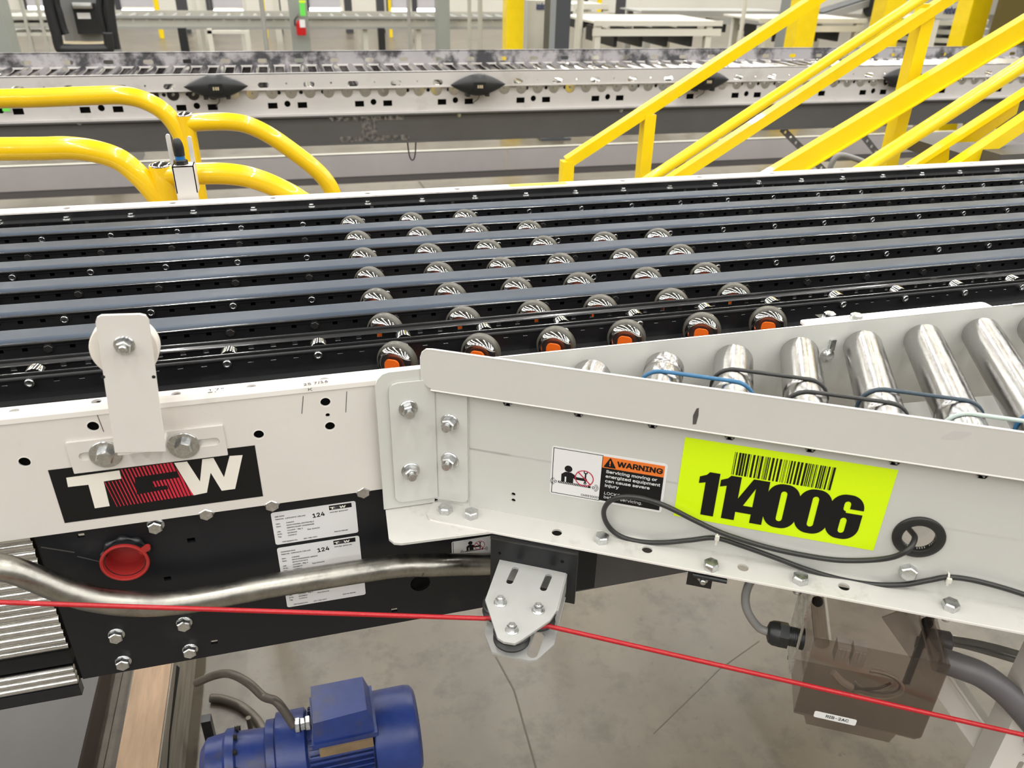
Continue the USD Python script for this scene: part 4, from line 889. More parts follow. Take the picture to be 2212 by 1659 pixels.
# ================================================================== blue gear motor on the floor
t = Thing('motor', 'blue electric gear motor with cooling fins and a terminal box, standing on the floor', 'motor')
YM, RM = 1.115, .082
ctop = PY((730, 1552), YM)[2]
ZM = ctop-RM*.93
xm = lambda p: PY(p, YM-.02)[0]
xf0, xf1, xc0, xc1 = xm((662, 1590)), xm((803, 1565)), xm((805, 1560)), xm((905, 1580))
MXr = frame((0, YM, ZM), EY, EZ)   # n = +X
t.add('frame_body', lathe([(0, xf0), (RM-.012, xf0), (RM-.012, xf1), (0, xf1)], 40, MXr), 'motor_blue')
for i in range(44):
    a = 2*math.pi*i/44
    if abs(math.atan2(math.sin(a-math.pi/2), math.cos(a-math.pi/2))) < .42: continue
    t.add('fin', tr(bx(RM-.0125, RM, -.0016, .0016, xf0+.004, xf1-.003), MXr @ trimesh.transformations.rotation_matrix(a, (0, 0, 1))), 'motor_blue')
t.add('fan_cowl', lathe([(RM-.004, xc0-.002), (RM+.005, xc0), (RM+.007, xc0+.004), (RM+.007, xc1-.020), (RM+.004, xc1-.007), (RM-.006, xc1), (.03, xc1+.001), (0, xc1+.001)], 56, MXr), 'motor_blue', smooth=40)
xe0 = xm((590, 1600)); t.add('end_bell', lathe([(0, xe0), (RM-.010, xe0), (RM+.002, xe0+.004), (RM+.002, xf0-.004), (RM-.004, xf0), (0, xf0)], 48, MXr), 'motor_blue')
xg0 = xm((425, 1640)); t.add('gearbox', lathe([(0, xg0), (.045, xg0), (.062, xg0+.012), (.066, xg0+.045), (.072, xg0+.05), (.072, xg0+.066), (.064, xg0+.07), (.060, xe0-.02), (.074, xe0-.016), (.074, xe0), (0, xe0)], 40, MXr), 'motor_blue')
for i in range(6):
    a = math.pi*.15+i*math.pi/6*.9; t.add('flange_bolt', tr(bolt(.010, .006, .007, .001), MXr @ trimesh.transformations.translation_matrix((.069*math.cos(a), .069*math.sin(a), xg0+.066))), 'dark_bolt')
t.add('foot', cat(bx(xf0+.01, xf1-.01, YM-.07, YM+.07, 0, ZM-RM+.02), bx(xg0+.03, xe0-.02, YM-.055, YM+.055, 0, ZM-.04)), 'motor_blue')
tz = ZM+RM
tx0, tx1 = xm((664, 1500)), xm((800, 1480))
def tbox(x0, x1, y0, y1, z0, z1, k):
    V = np.array([(x0, y0, z0), (x1, y0, z0), (x1, y1, z0), (x0, y1, z0), (x0+k*.3, y0+k, z1), (x1-k, y0+k*1.6, z1), (x1-k, y1-k*.5, z1), (x0+k*.3, y1-k*.5, z1)])
    return trimesh.convex.convex_hull(V)
t.add('terminal_box', cat(tbox(tx0, tx1, YM-.058, YM+.05, tz+.004, tz+.050, .012), bx(tx0-.003, tx1+.004, YM-.062, YM+.054, tz-.004, tz+.008)), 'motor_blue')
t.add('nameplate', bx(tx0+.010, tx1-.006, YM-.066, YM-.060, tz-.026, tz-.004), 'motor_plate', label='tan nameplate strip')
t.add('lug', bx((xf0+xf1)/2-.012, (xf0+xf1)/2+.014, YM-.060, YM-.040, tz-.032, tz-.006), 'motor_blue')
for i in range(3): t.add('conduit_nut', tr(hexhead(.026-.004*(i == 1), .009), frame((tx0-.004-.010*i, YM-.012, tz+.012), EY, EZ) @ trimesh.transformations.rotation_matrix(math.pi, (0, 1, 0))), 'zinc')
t.done()
e0 = np.array([tx0-.034, YM-.012, tz+.012])
px_ = [(600, 1518), (570, 1505), (540, 1478), (510, 1460), (485, 1455), (455, 1462), (425, 1475)]
solo('motor_cable', 'ribbed grey-brown flexible cable leading from the motor terminal box to the left', 'cable', tube(spline(np.vstack([[e0], [PY(p, YM+.01+.03*i) for i, p in enumerate(px_)]]), 10), .0085, 16), 'brown_steel', smooth=True)
bc = [(455, 1508), (480, 1510), (520, 1525), (555, 1555), (575, 1590), (585, 1610)]
solo('floor_hose', 'dark hose curving over the floor behind the blue motor', 'hose', tube(spline(np.array([PZ(p, .012) for p in bc]), 10), .011, 14), 'brown_steel', smooth=True)
t = Thing('floor_stud', 'dark steel stud standing on the floor behind the blue motor', 'stud')
q = PZ((545, 1592), .0); t.add('rod', tube(np.array([q, q+EZ*.07]), .006, 12), 'brown_steel'); t.done()
t = Thing('floor_post', 'short dark post on the floor between the timber beam and the blue motor', 'post')
q = PZ((458, 1605), .0); t.add('post', bx(q[0]-.011, q[0]+.011, q[1]-.011, q[1]+.011, 0, .09), 'black_paint'); t.done()
# ================================================================== SENSOR BRACKET on the far frame
YS = 1.575
q0, q1, q2 = PY((371, 360), YS), PY((424, 358), YS), PY((425, 436), YS)
sx0, sx1, sz1, sz0 = q0[0], (q1[0]+q2[0])/2, (q0[2]+q1[2])/2, H-.46
t = Thing('sensor_bracket', 'white sheet metal bracket with two upright prongs, in front of the yellow tubes', 'bracket')
t.add('front', bx(sx0, sx1, YS, YS+.002, sz0, sz1), 'white_paint'); t.add('top', bx(sx0, sx1, YS, YS+.035, sz1-.002, sz1), 'white_paint')
t.add('side', bx(sx1-.002, sx1+.0005, YS, YS+.035, sz1-.050, sz1), 'white_paint'); t.add('side', bx(sx0-.0005, sx0+.002, YS, YS+.035, sz1-.050, sz1), 'white_paint')
for x, p in ((sx0-.001, (358, 290)), (sx1-.002, (424, 294))):
    zz = PY(p, YS+.03)[2]; t.add('prong', ext(unary_union([sbox(-.0075, sz1-.02, .0, zz-.004), circ(-.00375, zz-.004, .00375)]), -.006, 0, frame((x+.003, YS+.030, 0), EX, EZ)), 'white_paint')
t.done()
xs_ = (sx0+sx1)/2-.004
t = Thing('photo_sensor', 'small black connector with a blue band on top of the white sensor bracket', 'sensor')
MS_ = frame((xs_, YS+.017, sz1), EX, EY)
t.add('nut', tr(hexhead(.022, .009), MS_), 'black_plastic'); t.add('band', cyl(.0085, .009, .016, 20, MS_), 'blue_plastic')
t.add('plug', lathe([(0, .016), (.0095, .016), (.0100, .030), (.0088, .038), (.0065, .044), (.004, .047), (0, .047)], 20, MS_), 'black_plastic', smooth=40); t.done()

# ================================================================== YELLOW TUBE GUARDS
def guard(name, label, Yg, r, left, right, cap, post_x, ztop):
    t = Thing(name, label, 'guard rail')
    t.add('tube', tube(spline(np.array([PY(p, Yg) for p in left]), 8), r, 22), 'yellow_pipe', smooth=True)
    t.add('tube', tube(spline(np.array([PY(p, Yg) for p in right]), 8), r, 22), 'yellow_pipe', smooth=True)
    q = PY(cap, Yg); zb0 = .01 if Yg > 2 else H-.64; t.add('post', tube(np.array([(q[0], Yg, z) for z in np.linspace(zb0, q[2], 8)]), r*1.02, 24), 'yellow_pipe', smooth=30)
    t.add('cap', lathe([(r*.99, -.004), (r*1.03, 0), (r*.98, .003), (r*.6, .006), (0, .0075)], 28, UP((q[0], Yg, q[2]))), 'chrome', smooth=True, label='shiny metal end cap')
    if Yg > 2: t.add('base', cyl(r*2.6, 0, .012, 28, UP((q[0], Yg, 0))), 'yellow_pipe')
    else: t.add('clamp', cat(bx(q[0]-.05, q[0]+.05, 1.568, Yg-r*.7, H-.60, H-.59), bx(q[0]-.05, q[0]+.05, 1.568, 1.576, H-.59, H-.50)), 'yellow_pipe')
    for e_ in (left, right):
        q = PY(e_[-1 if e_ is right else 0], Yg)
    t.done()
ext_down = lambda pts, n: pts
guard('tube_guard', 'nearer yellow tube guard: lower tubes, post with shiny cap left of the sensor bracket', 1.665, .0212,
      [(-420, 335), (-200, 327), (-60, 323), (0, 322), (90, 321), (150, 320), (205, 327), (258, 345), (298, 377), (328, 410), (352, 445), (366, 500)],
      [(352, 377), (430, 375), (480, 375), (525, 380), (565, 391), (605, 408), (645, 430), (690, 465), (720, 540)], (346, 357), 0, 0)
guard('tube_guard', 'farther yellow tube guard: upper tubes, post with shiny cap above the black sensor', 2.085, .0208,
      [(-420, 228), (-200, 220), (-60, 215), (0, 213), (90, 211), (190, 207), (262, 206), (312, 217), (356, 243), (386, 282), (402, 325), (410, 370)],
      [(400, 266), (450, 263), (495, 263), (535, 270), (580, 291), (630, 325), (675, 360), (706, 393), (722, 430), (726, 500)], (398, 248), 0, 0)

# ================================================================== YELLOW CROSSOVER STAIR
t = Thing('crossover_stair', 'bright yellow steel crossover stair with sloping rails and posts, rising to the right', 'stair')
def slope_bar(a, b, Yp, w, h, name='rail', over=.35):
    A_, B_ = PY(a, Yp), PY(b, Yp); B_ = B_+(B_-A_)*over
    if name != 'handrail': A_ = A_-(B_-A_)*.12
    d = (B_-A_)/np.linalg.norm(B_-A_); t.add(name, bar(A_, B_, w, h, up=np.cross(EY, d)*(-1 if np.cross(EY, d)[2] < 0 else 1)), 'yellow'); return A_, B_
def post(px_top, px_bot, Yp, w, ztop=None):
    a, b = PY(px_top, Yp), PY(px_bot, Yp); x = (a[0]+b[0])/2; zt_ = a[2] if ztop is None else ztop
    t.add('post', bx(x-w/2, x+w/2, Yp-w/2, Yp+w/2, 0, zt_), 'yellow')
Y1 = 2.30
a_, b_ = slope_bar((1226, 350), (1762, -2), Y1, .033, .031, 'handrail')
t.add('handrail', bx(a_[0]-.020, a_[0]+.016, Y1-.0175, Y1+.0175, 0, a_[2]+.004), 'yellow')
post((1404, 246), (1386, 372), Y1, .036)
Y2 = 2.02
A_, B_ = PY((1440, 362), Y2-.02), PY((2004, -12), Y2-.02); t.add('handrail', tube(np.array([A_-(B_-A_)*.15, A_, B_, B_+(B_-A_)*.3]), .0145, 20), 'yellow', smooth=True)
slope_bar((1478, 371), (2032, 8), Y2, .029, .029, 'mid_rail')
post((2004, 8), (1955, 200), Y2+.02, .040)
Y3 = 1.95
A3, B3 = PY((1702, 369), Y3), PY((2212, 62), Y3); d3 = (B3-A3)/np.linalg.norm(B3-A3); up3 = np.cross(EY, d3); up3 *= np.sign(up3[2]); A3 = A3-d3*.4; B3 = B3+d3*.5
hh = .050
t.add('stringer', bar(A3, B3, .005, hh, up=up3), 'yellow')
t.add('stringer_lip', bar(A3+up3*(hh/2)+EY*.012, B3+up3*(hh/2)+EY*.012, .030, .005, up=up3), 'yellow')
t.add('stringer_lip', bar(A3-up3*(hh/2)-EY*.005, B3-up3*(hh/2)-EY*.005, .012, .004, up=up3), 'yellow')
Y4 = 1.78
A_, B_ = PY((1872, 360), Y4), PY((2212, 139), Y4); d4 = (B_-A_)/np.linalg.norm(B_-A_); t.add('handrail', tube(np.array([A_-d4*.5, A_, B_, B_+d4*.5]), .0190, 22), 'yellow', smooth=True)
Y5 = 1.80
slope_bar((1962, 362), (2212, 201), Y5, .030, .014, 'tread_rail'); slope_bar((2070, 357), (2212, 262), Y5-.06, .034, .034, 'tread_rail')
def plate_px(pts, Yp, m='yellow', name='tread_plate'): t.add(name, ext(P([xz(p, Yp) for p in pts]), -.004, 0, FY(Yp)), m)
plate_px([(1975, 366), (2052, 312), (2048, 366)], Y5+.012); plate_px([(2062, 308), (2205, 214), (2196, 246), (2110, 306)], Y5+.012)
q = PY((2075, 330), Y5+.05); t.add('tread', bx(q[0]-.02, q[0]+.28, Y5+.02, Y5+.30, q[2]-.03, q[2]+.004), 'mat_dark')
q = PY((2120, 340), 1.72); t.add('tread', bx(q[0], q[0]+.40, 1.66, 1.76, q[2]-.06, q[2]+.02), 'mat_dark')
t.done()
for i, (a, b, n_) in enumerate((((1691, 280), (1733, 322), 'left'), ((1862, 290), (1900, 338), 'right'))):
    A_, B_ = PY(a, 3.58), PY(b, 3.58); d = (B_-A_); d = d/np.linalg.norm(d); A_ = A_+d*((H-.746-A_[2])/d[2]); L_ = .42
    M = frame(A_, d, np.cross(d, EY)); hs = [circ(.03+.045*k, 0, .008) for k in range(int(L_/.045))]
    solo('perforated_strut', f'{n_} of two slanting dark perforated steel strips behind the yellow stair', 'strut', ext(cut(sbox(0, -.016, L_, .016), hs), -.0015, .0015, M), 'dull_steel')
solo('bent_bracket', 'bent grey steel strap seen under the broad yellow stringer', 'bracket', tube(spline(np.array([np.array([PY((1765, 560), 2.6)[0], 2.6, 0.0])]+[PY(p, 2.6) for p in ((1785, 440), (1790, 385), (1796, 355), (1812, 336), (1845, 342), (1880, 356), (1930, 376), (1990, 440))]+[np.array([PY((2005, 560), 2.6)[0], 2.6, 0.0])]), 8), .011, 10), 'tube_grey', smooth=True)

# ================================================================== FAR ROLLER CONVEYOR
YF, FW = 3.54, .75
FX0, FX1 = -3.2, 6.2
t = Thing('far_side_frame', 'light grey side panel of the far roller conveyor, punched with slots, squares and round holes', 'conveyor frame')
zU, zM, zL, zX = H-.4505, H-.512, H-.617, H-.738
hs = []
for k in range(-14, 40): hs.append(slot(-.0875+.1797*k-.012, H-.4945, -.0875+.1797*k+.012, H-.4945, .0105))
for k in range(-14, 40): hs.append(circ(.0025+.1797*k, H-.4900, .0042))
t.add('upper_panel', ext(cut(sbox(FX0, zM, FX1, zU), hs), -.003, 0, FY(YF)), 'far_panel')
t.add('top_edge', bx(FX0, FX1, YF, YF+.020, zU-.003, zU), 'far_panel')
t.add('step', bx(FX0, FX1, YF-.004, YF+.018, zM-.002, zM+.001), 'far_panel')
hs = []
for k in range(-38, 78): hs.append(circ(-.031+.0888*k, H-.5270, .0078))
for k in range(-8, 20):
    x = -.002+.3558*k; hs.append(circ(x, H-.5715, .0125))
    for d in (-.0595, .0600): hs.append(sbox(x+d-.019, H-.5895, x+d+.019, H-.5660))
t.add('lower_panel', ext(cut(sbox(FX0, zL, FX1, zM), hs), -.003, 0, FY(YF+.014)), 'far_panel')
t.add('bottom_lip', bx(FX0, FX1, YF-.002, YF+.014, zL-.002, zL+.006), 'far_panel')
t.add('hole_shade_strip', bx(FX0, FX1, YF+.060, YF+.063, zL, H-.508), 'hole_dark')  # added dark sheet giving the small holes their shade, hides the rollers
t.done()
t = Thing('far_support_beam', 'dark grey steel beam under the far roller conveyor', 'beam')
t.add('web', bx(FX0, FX1, YF+.012, YF+.018, zX, zL-.002), 'beam_grey'); t.add('top_flange', bx(FX0, FX1, YF-.006, YF+.06, zL-.008, zL-.002), 'beam_grey')
t.add('bottom_flange', bx(FX0, FX1, YF+.005, YF+.075, zX-.006, zX), 'beam_grey')
for p in ((171, 266), (992, 249), (1342, 239)):
    u, v = xz(p, YF+.01); t.add('bolt', tr(bolt(.012, .006, .009, .001), FY(YF+.012, u, v+.0)), 'zinc')
t.done()
solo('clear_tape', 'crinkled clear tape wrapped round the dark beam', 'tape', cat(bx(.293, .362, YF+.0095, YF+.0105, zX+.003, zL-.012), bx(.20, .50, YF+.0095, YF+.0102, zX+.004, zX+.028), bx(.16, .48, YF+.0095, YF+.0100, zL-.030, zL-.012)), 'clear_tape')
t = Thing('far_back_frame', 'scuffed dark and pale back rail of the far roller conveyor', 'conveyor frame')
yb_ = YF+FW
hs = [slot(-.96+.1725*k-.013, H-.4870, -.96+.1725*k+.013, H-.4870, .0095) for k in range(-14, 44)]
t.add('panel', ext(cut(sbox(FX0, H-.62, FX1, H-.446), hs), -.003, 0, FY(yb_)), 'far_rail'); t.add('top_flange', bx(FX0, FX1, yb_, yb_+.03, H-.449, H-.446), 'far_rail')
t.add('inner_edge', bx(FX0, FX1, yb_-.022, yb_, H-.512, H-.506), 'far_panel'); t.done()
zr = H-.5265
proto = None
for k in range(-12, 76):
    x = -.821+.0762*k
    if proto is None:
        proto = Thing('far_roller', 'shiny chrome roller in the bed of the far conveyor', 'roller', 'chrome rollers of the far conveyor', loc=(x, YF+FW/2, zr))
        proto.add('shell', lathe([(0, -FW/2+.012), (.0230, -FW/2+.012), (.0241, -FW/2+.014), (.0241, FW/2-.014), (.0230, FW/2-.012), (0, FW/2-.012)], 20, frame((0, 0, 0), EX, EZ)), 'chrome', smooth=40)
        proto.add('axle', lathe([(0, -FW/2+.004), (.0055, -FW/2+.004), (.0055, FW/2-.004), (0, FW/2-.004)], 6, frame((0, 0, 0), EX, EZ)), 'zinc'); proto.done()
    else: proto.copy((x, YF+FW/2, zr))
def photo_eye(px, label):
    q = PY(px, YF-.035)
    t = Thing('photo_eye', label, 'sensor housing')
    prf = [(max(.0005, .0455*(1-abs(s_)**1.75)), .122*s_) for s_ in np.linspace(-1, 1, 41)]
    m_ = lathe(prf, 28, frame((q[0], q[1], q[2]), EY, EZ)); m_.vertices[:, 1] = q[1]+(m_.vertices[:, 1]-q[1])*.72
    t.add('housing', m_, 'black_plastic', smooth=True)
    fy = q[1]-.0335
    t.add('recess', ext(rr(-.026, -.020, .026, .014, .004), -.006, .0025, frame((q[0], fy, q[2]), EX, EZ)), 'hole_dark')
    for d in (-.008, 0.001, .009): t.add('terminal', ext(rr(d-.003, -.009, d+.003, .003, .001), .0025, .0060, frame((q[0], fy, q[2]), EX, EZ)), 'deck_tan', parent='recess')
    for d in (-.045, .040): t.add('foot', bx(q[0]+d-.008, q[0]+d+.008, q[1]-.01, YF, q[2]-.048, q[2]-.030), 'black_plastic')
    t.add('lead', tube(spline(np.array([(q[0]+.005, q[1], q[2]-.038), (q[0]+.002, q[1]+.012, q[2]-.060), (q[0]-.012, q[1]+.028, q[2]-.075), (q[0]-.014, q[1]+.045, q[2]-.085)]), 6), .0018, 8), 'cable', smooth=True)
    t.done()
for p, lb in (((467, 187), 'leftmost black almond-shaped sensor housing on the far conveyor panel'), ((1033, 183), 'black almond-shaped sensor housing on the far conveyor, left of the yellow stair'), ((1524, 173), 'black almond-shaped sensor housing just under the highest yellow stair rail'), ((1952, 166), 'rightmost black almond-shaped sensor housing, behind the broad yellow stringer')): photo_eye(p, lb)
solo('hanging_loop', 'thin black cable loop hanging below the dark beam', 'cable', tube(spline(np.array([PY(p, YF+.05) for p in ((880, 290), (881, 314), (885, 338), (891, 346), (896, 338), (898, 314), (898, 290))]), 8), .0030, 10), 'cable', smooth=True)
solo('green_tag', 'small green tag hanging under the upper yellow tube on the far panel', 'tag', bx(xz((4, 230), YF)[0], xz((20, 230), YF)[0], YF-.005, YF-.003, xz((10, 240), YF)[1], xz((10, 226), YF)[1]), 'tag_green')
for x in (-2.6, 5.2):
    for y in (YF+.03, yb_-.03): pass
    t = Thing('floor_support', f'grey H-shaped floor support of the far conveyor, {"left" if x < 0 else "right"} end', 'leg')
    t.add('upright', bx(x-.04, x+.04, YF+.02, YF+.06, 0, zX-.006), 'beam_grey'); t.add('upright', bx(x-.04, x+.04, yb_-.06, yb_-.02, 0, H-.62), 'beam_grey'); t.add('cross', bx(x-.02, x+.02, YF+.06, yb_-.06, .25, .33), 'beam_grey'); t.done()

# low floor guard between near and far conveyors
YL = 6.0
zl1, zl0, zl2 = H-.2216*YL, H-.2488*YL, H-.2575*YL
t = Thing('floor_guard', 'low lavender-grey steel floor guard with a dark lower edge, beyond the far conveyor', 'guard')
xj = PY((1095, 350), YL)[0]
t.add('panel', bx(-5.5, xj-.004, YL, YL+.01, zl0, zl1), 'low_beam'); t.add('panel', bx(xj+.004, 9.5, YL, YL+.01, zl0, zl1), 'low_beam')
t.add('lip', bx(-5.5, 9.5, YL, YL+.04, zl1-.004, zl1+.004), 'bg_beige')
t.add('dark_strip', bx(-5.5, 9.5, YL+.004, YL+.012, zl2, zl0), 'low_dark')  # dark strip in place of the shadow under the guard
for x in (-4.6, -2.2, 6.4, 8.8): t.add('foot', bx(x-.04, x+.04, YL+.012, YL+.10, 0, zl0), 'low_dark')
t.done()

# ================================================================== BACKGROUND
def bspan(x0, x1, ym, Yb): return PY((x0, ym), Yb)[0], PY((x1, ym), Yb)[0]
def zof(y, x, Yb): return PY((x, y), Yb)[2]
def column(name, label, x0, x1, Yb, m, depth=None, ym=60, top=6.0, split=None, base=True, cat_='column'):
    a, b = bspan(x0, x1, ym, Yb); d = depth or (b-a)
    t = Thing(name, label, cat_)
    t.add('shaft', bx(a, b, Yb, Yb+d, 0, top), m)
    if split: t.add('side_face', bx(a-.001, a+(b-a)*split, Yb-.004, Yb+.01, .05, top), split_m)
    if base: t.add('base_plate', bx(a-.06, b+.06, Yb-.05, Yb+d+.05, 0, .02), m)
    t.done(); return a, b
split_m = 'col_light'
column('steel_column', 'grey-green steel column at the left edge of the background', -40, 12, 9.0, 'col_green', .3)
column('wide_column', 'wide grey-green column carrying the fire extinguisher', 628, 668, 10.2, 'col_green', .3)
column('steel_column', 'grey-green column left of the tall yellow post', 946, 972, 10.5, 'col_green', .2)
column('yellow_post', 'tall yellow square post in the middle of the background', 1094, 1131, 8.3, 'yellow', .16)
column('dark_column', 'dark slate-grey column right of the tall yellow post', 1188, 1231, 8.0, 'col_dark', .2, split=.26)
column('grey_column', 'light grey column just left of a yellow post, behind the yellow stair', 1699, 1722, 9.0, 'col_light', .2)
column('yellow_post', 'yellow square post rising behind the upper rails of the stair', 1722, 1763, 8.2, 'yellow', .2)
column('yellow_post', 'yellow post, partly hidden below the double stair rail', 1904, 1945, 8.4, 'yellow', .22)
column('yellow_post', 'broad yellow post near the top right corner', 2098, 2140, 6.5, 'yellow', .18, ym=20)
for x0, x1, Yb, m, lb in ((566, 576, 10.0, 'bg_silver', 'thin silver pole left of the fire extinguisher column'), (880, 888, 9.5, 'bg_silver', 'thin silver pole right of the black conveyor legs'), (1010, 1018, 9.8, 'bg_beige', 'thinner beige pole left of the tall yellow post'), (1032, 1042, 9.6, 'bg_beige', 'beige pole closest to the tall yellow post'), (1244, 1258, 8.8, 'bg_white', 'white pole right of the dark slate-grey column'), (1598, 1606, 9.5, 'bg_white', 'white pole crossing behind the highest yellow stair rail')):
    a, b = bspan(x0, x1, 60, Yb); solo('pole', lb, 'pole', tube(np.array([((a+b)/2, Yb, z) for z in (0, 1, 3, 6)]), (b-a)/2, 12), m, smooth=30)
# fire extinguisher on its column
YE = 10.16
q = PY((650, 60), YE); r_ = (PY((661, 60), YE)[0]-PY((640, 60), YE)[0])/2
z0_, z1_ = zof(75, 650, YE), zof(42, 650, YE)
t = Thing('fire_extinguisher', 'red fire extinguisher hanging on the grey-green column', 'fire extinguisher')
t.add('cylinder', lathe([(0, z0_), (r_*.9, z0_), (r_, z0_+.015), (r_, z1_-.05), (r_*.75, z1_-.015), (r_*.35, z1_), (0, z1_)], 24, UP((q[0], YE-r_, 0))), 'fire_red', smooth=40)
t.add('valve', bx(q[0]-.025, q[0]+.025, YE-r_-.02, YE-r_+.02, z1_, z1_+.06), 'zinc'); t.add('hose', tube(spline(np.array([(q[0]-.02, YE-r_, z1_+.04), (q[0]-r_*1.1, YE-r_-.02, z1_), (q[0]-r_*1.15, YE-r_-.02, z0_+.1)]), 6), .010, 8), 'cable', smooth=True)
t.add('label', bx(q[0]-.01, q[0]+r_*.9, YE-2*r_-.004, YE-2*r_+.006, z0_+.085, z0_+.165), 'paper'); t.done()
a, b = bspan(647, 659, 20, YE)
t = Thing('inspection_tag', 'bright green tag hanging above the fire extinguisher', 'tag'); t.add('card', bx(a, b, YE-.09, YE-.086, zof(33, 653, YE), zof(6, 653, YE)), 'tag_green'); t.add('string', bx(a, b+.01, YE-.09, YE-.085, zof(5, 653, YE), zof(0, 653, YE)), 'neon'); t.done()
# long beige conveyor across the background
Yc_ = 11.0
zc1, zcm, zc0 = zof(28, 600, Yc_), zof(40, 600, Yc_), zof(57, 600, Yc_)
t = Thing('background_conveyor', 'long beige roller conveyor crossing the background', 'conveyor')
x0_, x1_ = PY((250, 40), Yc_)[0], PY((1226, 45), Yc_)[0]
t.add('side_frame', ext(cut(sbox(x0_-3.5, zc0, x1_, zcm), [circ(x, (zc0+zcm)/2+.02, .014) for x in np.arange(x0_-3, x1_, .145)]), -.01, 0, FY(Yc_)), 'bg_beige')
t.add('upper_rail', bx(x0_-3.5, x1_, Yc_-.04, Yc_, zcm, zcm+.03), 'bg_silver'); t.add('back_frame', bx(x0_-3.5, x1_, Yc_+.7, Yc_+.71, zc0, zc1-.02), 'bg_beige')
for i, x in enumerate(np.arange(x0_-3.4, x1_, .16)): t.add('roller', tube(np.array([(x, Yc_+.02, zcm-.01), (x, Yc_+.68, zcm-.01)]), .026, 10), 'bg_silver', smooth=30)
t.add('lower_flange', bx(x0_-3.5, x1_, Yc_-.04, Yc_+.05, zc0-.03, zc0), 'bg_silver')
for px_ in (526, 790, 905): a, b = bspan(px_-5, px_+5, 80, Yc_); t.add('leg', bx(a, b, Yc_+.02, Yc_+.07, 0, zc0), 'bg_white'); t.add('leg', bx(a, b, Yc_+.62, Yc_+.67, 0, zc0), 'bg_white')
t.done()
for x0, x1, lb in ((388, 406, 'black conveyor leg below the beige background conveyor, left of the white legs'), (817, 831, 'black conveyor leg below the beige background conveyor, by the silver pole')):
    a, b = bspan(x0, x1, 85, Yc_-.3); solo('dark_leg', lb, 'leg', cat(bx(a, b, Yc_-.35, Yc_-.27, 0, zof(60, x0, Yc_-.3)), bx(a-.05, b+.05, Yc_-.40, Yc_-.22, 0, .015)), 'black_plastic')
a, b = bspan(447, 528, 66, Yc_-.5); t = Thing('cross_stand', 'white low stand under the beige background conveyor', 'stand')
t.add('bar', bx(a, b, Yc_-.5, Yc_-.44, zof(73, 480, Yc_-.5), zof(66, 480, Yc_-.5)), 'bg_white'); t.add('leg', bx(a, a+.05, Yc_-.5, Yc_-.45, 0, zof(62, 445, Yc_-.5)), 'bg_white'); t.add('leg', bx(b, b+.05, Yc_-.5, Yc_-.45, 0, zof(66, 530, Yc_-.5)), 'bg_white'); t.done()
for px_, lb in ((419, 'pair of white uprights above the beige conveyor, left one'), (437, 'pair of white uprights above the beige conveyor, right one'), (528, 'single white upright above the beige conveyor'), (596, 'thick white upright left of the wide column')):
    w_ = 4 if px_ < 590 else 7
    a, b = bspan(px_-w_, px_+w_, 12, Yc_+1.2); solo('white_upright', lb, 'post', bx(a, b, Yc_+1.2, Yc_+1.26, 0, 3.2), 'bg_white')
# pallet truck with black hoses at the upper left
Yp_ = 7.2
t = Thing('pallet_truck', 'parked grey and black pallet truck with drooping hoses, upper left corner', 'pallet truck')
xa_, xb2 = bspan(133, 228, 60, Yp_)
t.add('body', bx(xa_, xb2, Yp_+.02, Yp_+.5, .28, 1.62), 'truck_grey'); a, b = bspan(163, 214, 40, Yp_)
t.add('battery_cover', bx(a, b, Yp_-.03, Yp_+.02, zof(73, 190, Yp_), zof(7, 190, Yp_)), 'black_plastic'); 
a2, b2_ = bspan(169, 197, 33, Yp_); t.add('label', bx(a2, b2_, Yp_-.036, Yp_-.030, zof(40, 183, Yp_), zof(27, 183, Yp_)), 'paper')
a2, b2_ = bspan(161, 201, 11, Yp_); t.add('handle', tube(np.array([(a2, Yp_-.06, zof(11, 180, Yp_)), (b2_, Yp_-.06, zof(11, 180, Yp_))]), .022, 10), 'bg_silver', smooth=30)
t.add('step', bx(xa_-.02, xb2+.02, Yp_-.28, Yp_+.05, zof(108, 180, Yp_-.28), zof(97, 180, Yp_-.28)), 'deck_tan'); t.add('chassis', bx(xa_, xb2, Yp_-.2, Yp_+.6, .03, .30), 'truck_grey')
hp = [[(98, -60), (104, 5), (112, 40), (122, 75), (128, 100), (140, 106), (225, 106), (236, 100), (232, 70)], [(118, -60), (120, 0), (128, 30), (136, 60), (142, 74)], [(240, -60), (236, 5), (240, 45), (246, 85), (250, 106)], [(222, -60), (216, 10), (222, 50), (228, 72)], [(108, -60), (112, 10), (120, 50), (126, 72)]]
for i, h_ in enumerate(hp): t.add('hose', tube(spline(np.array([PY(p, Yp_-.30+.03*i) for p in h_]), 8), .036 if i in (0, 2) else .028, 12), 'black_plastic', smooth=True)
t.done()
# rack of pale posts at far left
t = Thing('pale_rack', 'pale metal rack of thin posts and shelves in the upper left corner', 'rack')
for x in (20, 58, 92): a, b = bspan(x-3, x+3, 60, 9.6); t.add('post', bx(a, b, 9.6, 9.66, 0, 2.4), 'bg_beige')
xa_, xb2 = bspan(2, 118, 60, 9.6)
for y in (36, 50, 71): zz = zof(y, 60, 9.6); t.add('shelf', bx(xa_, xb2, 9.62, 10.1, zz-.03, zz), 'bg_beige' if y != 71 else 'bg_white')
t.done()
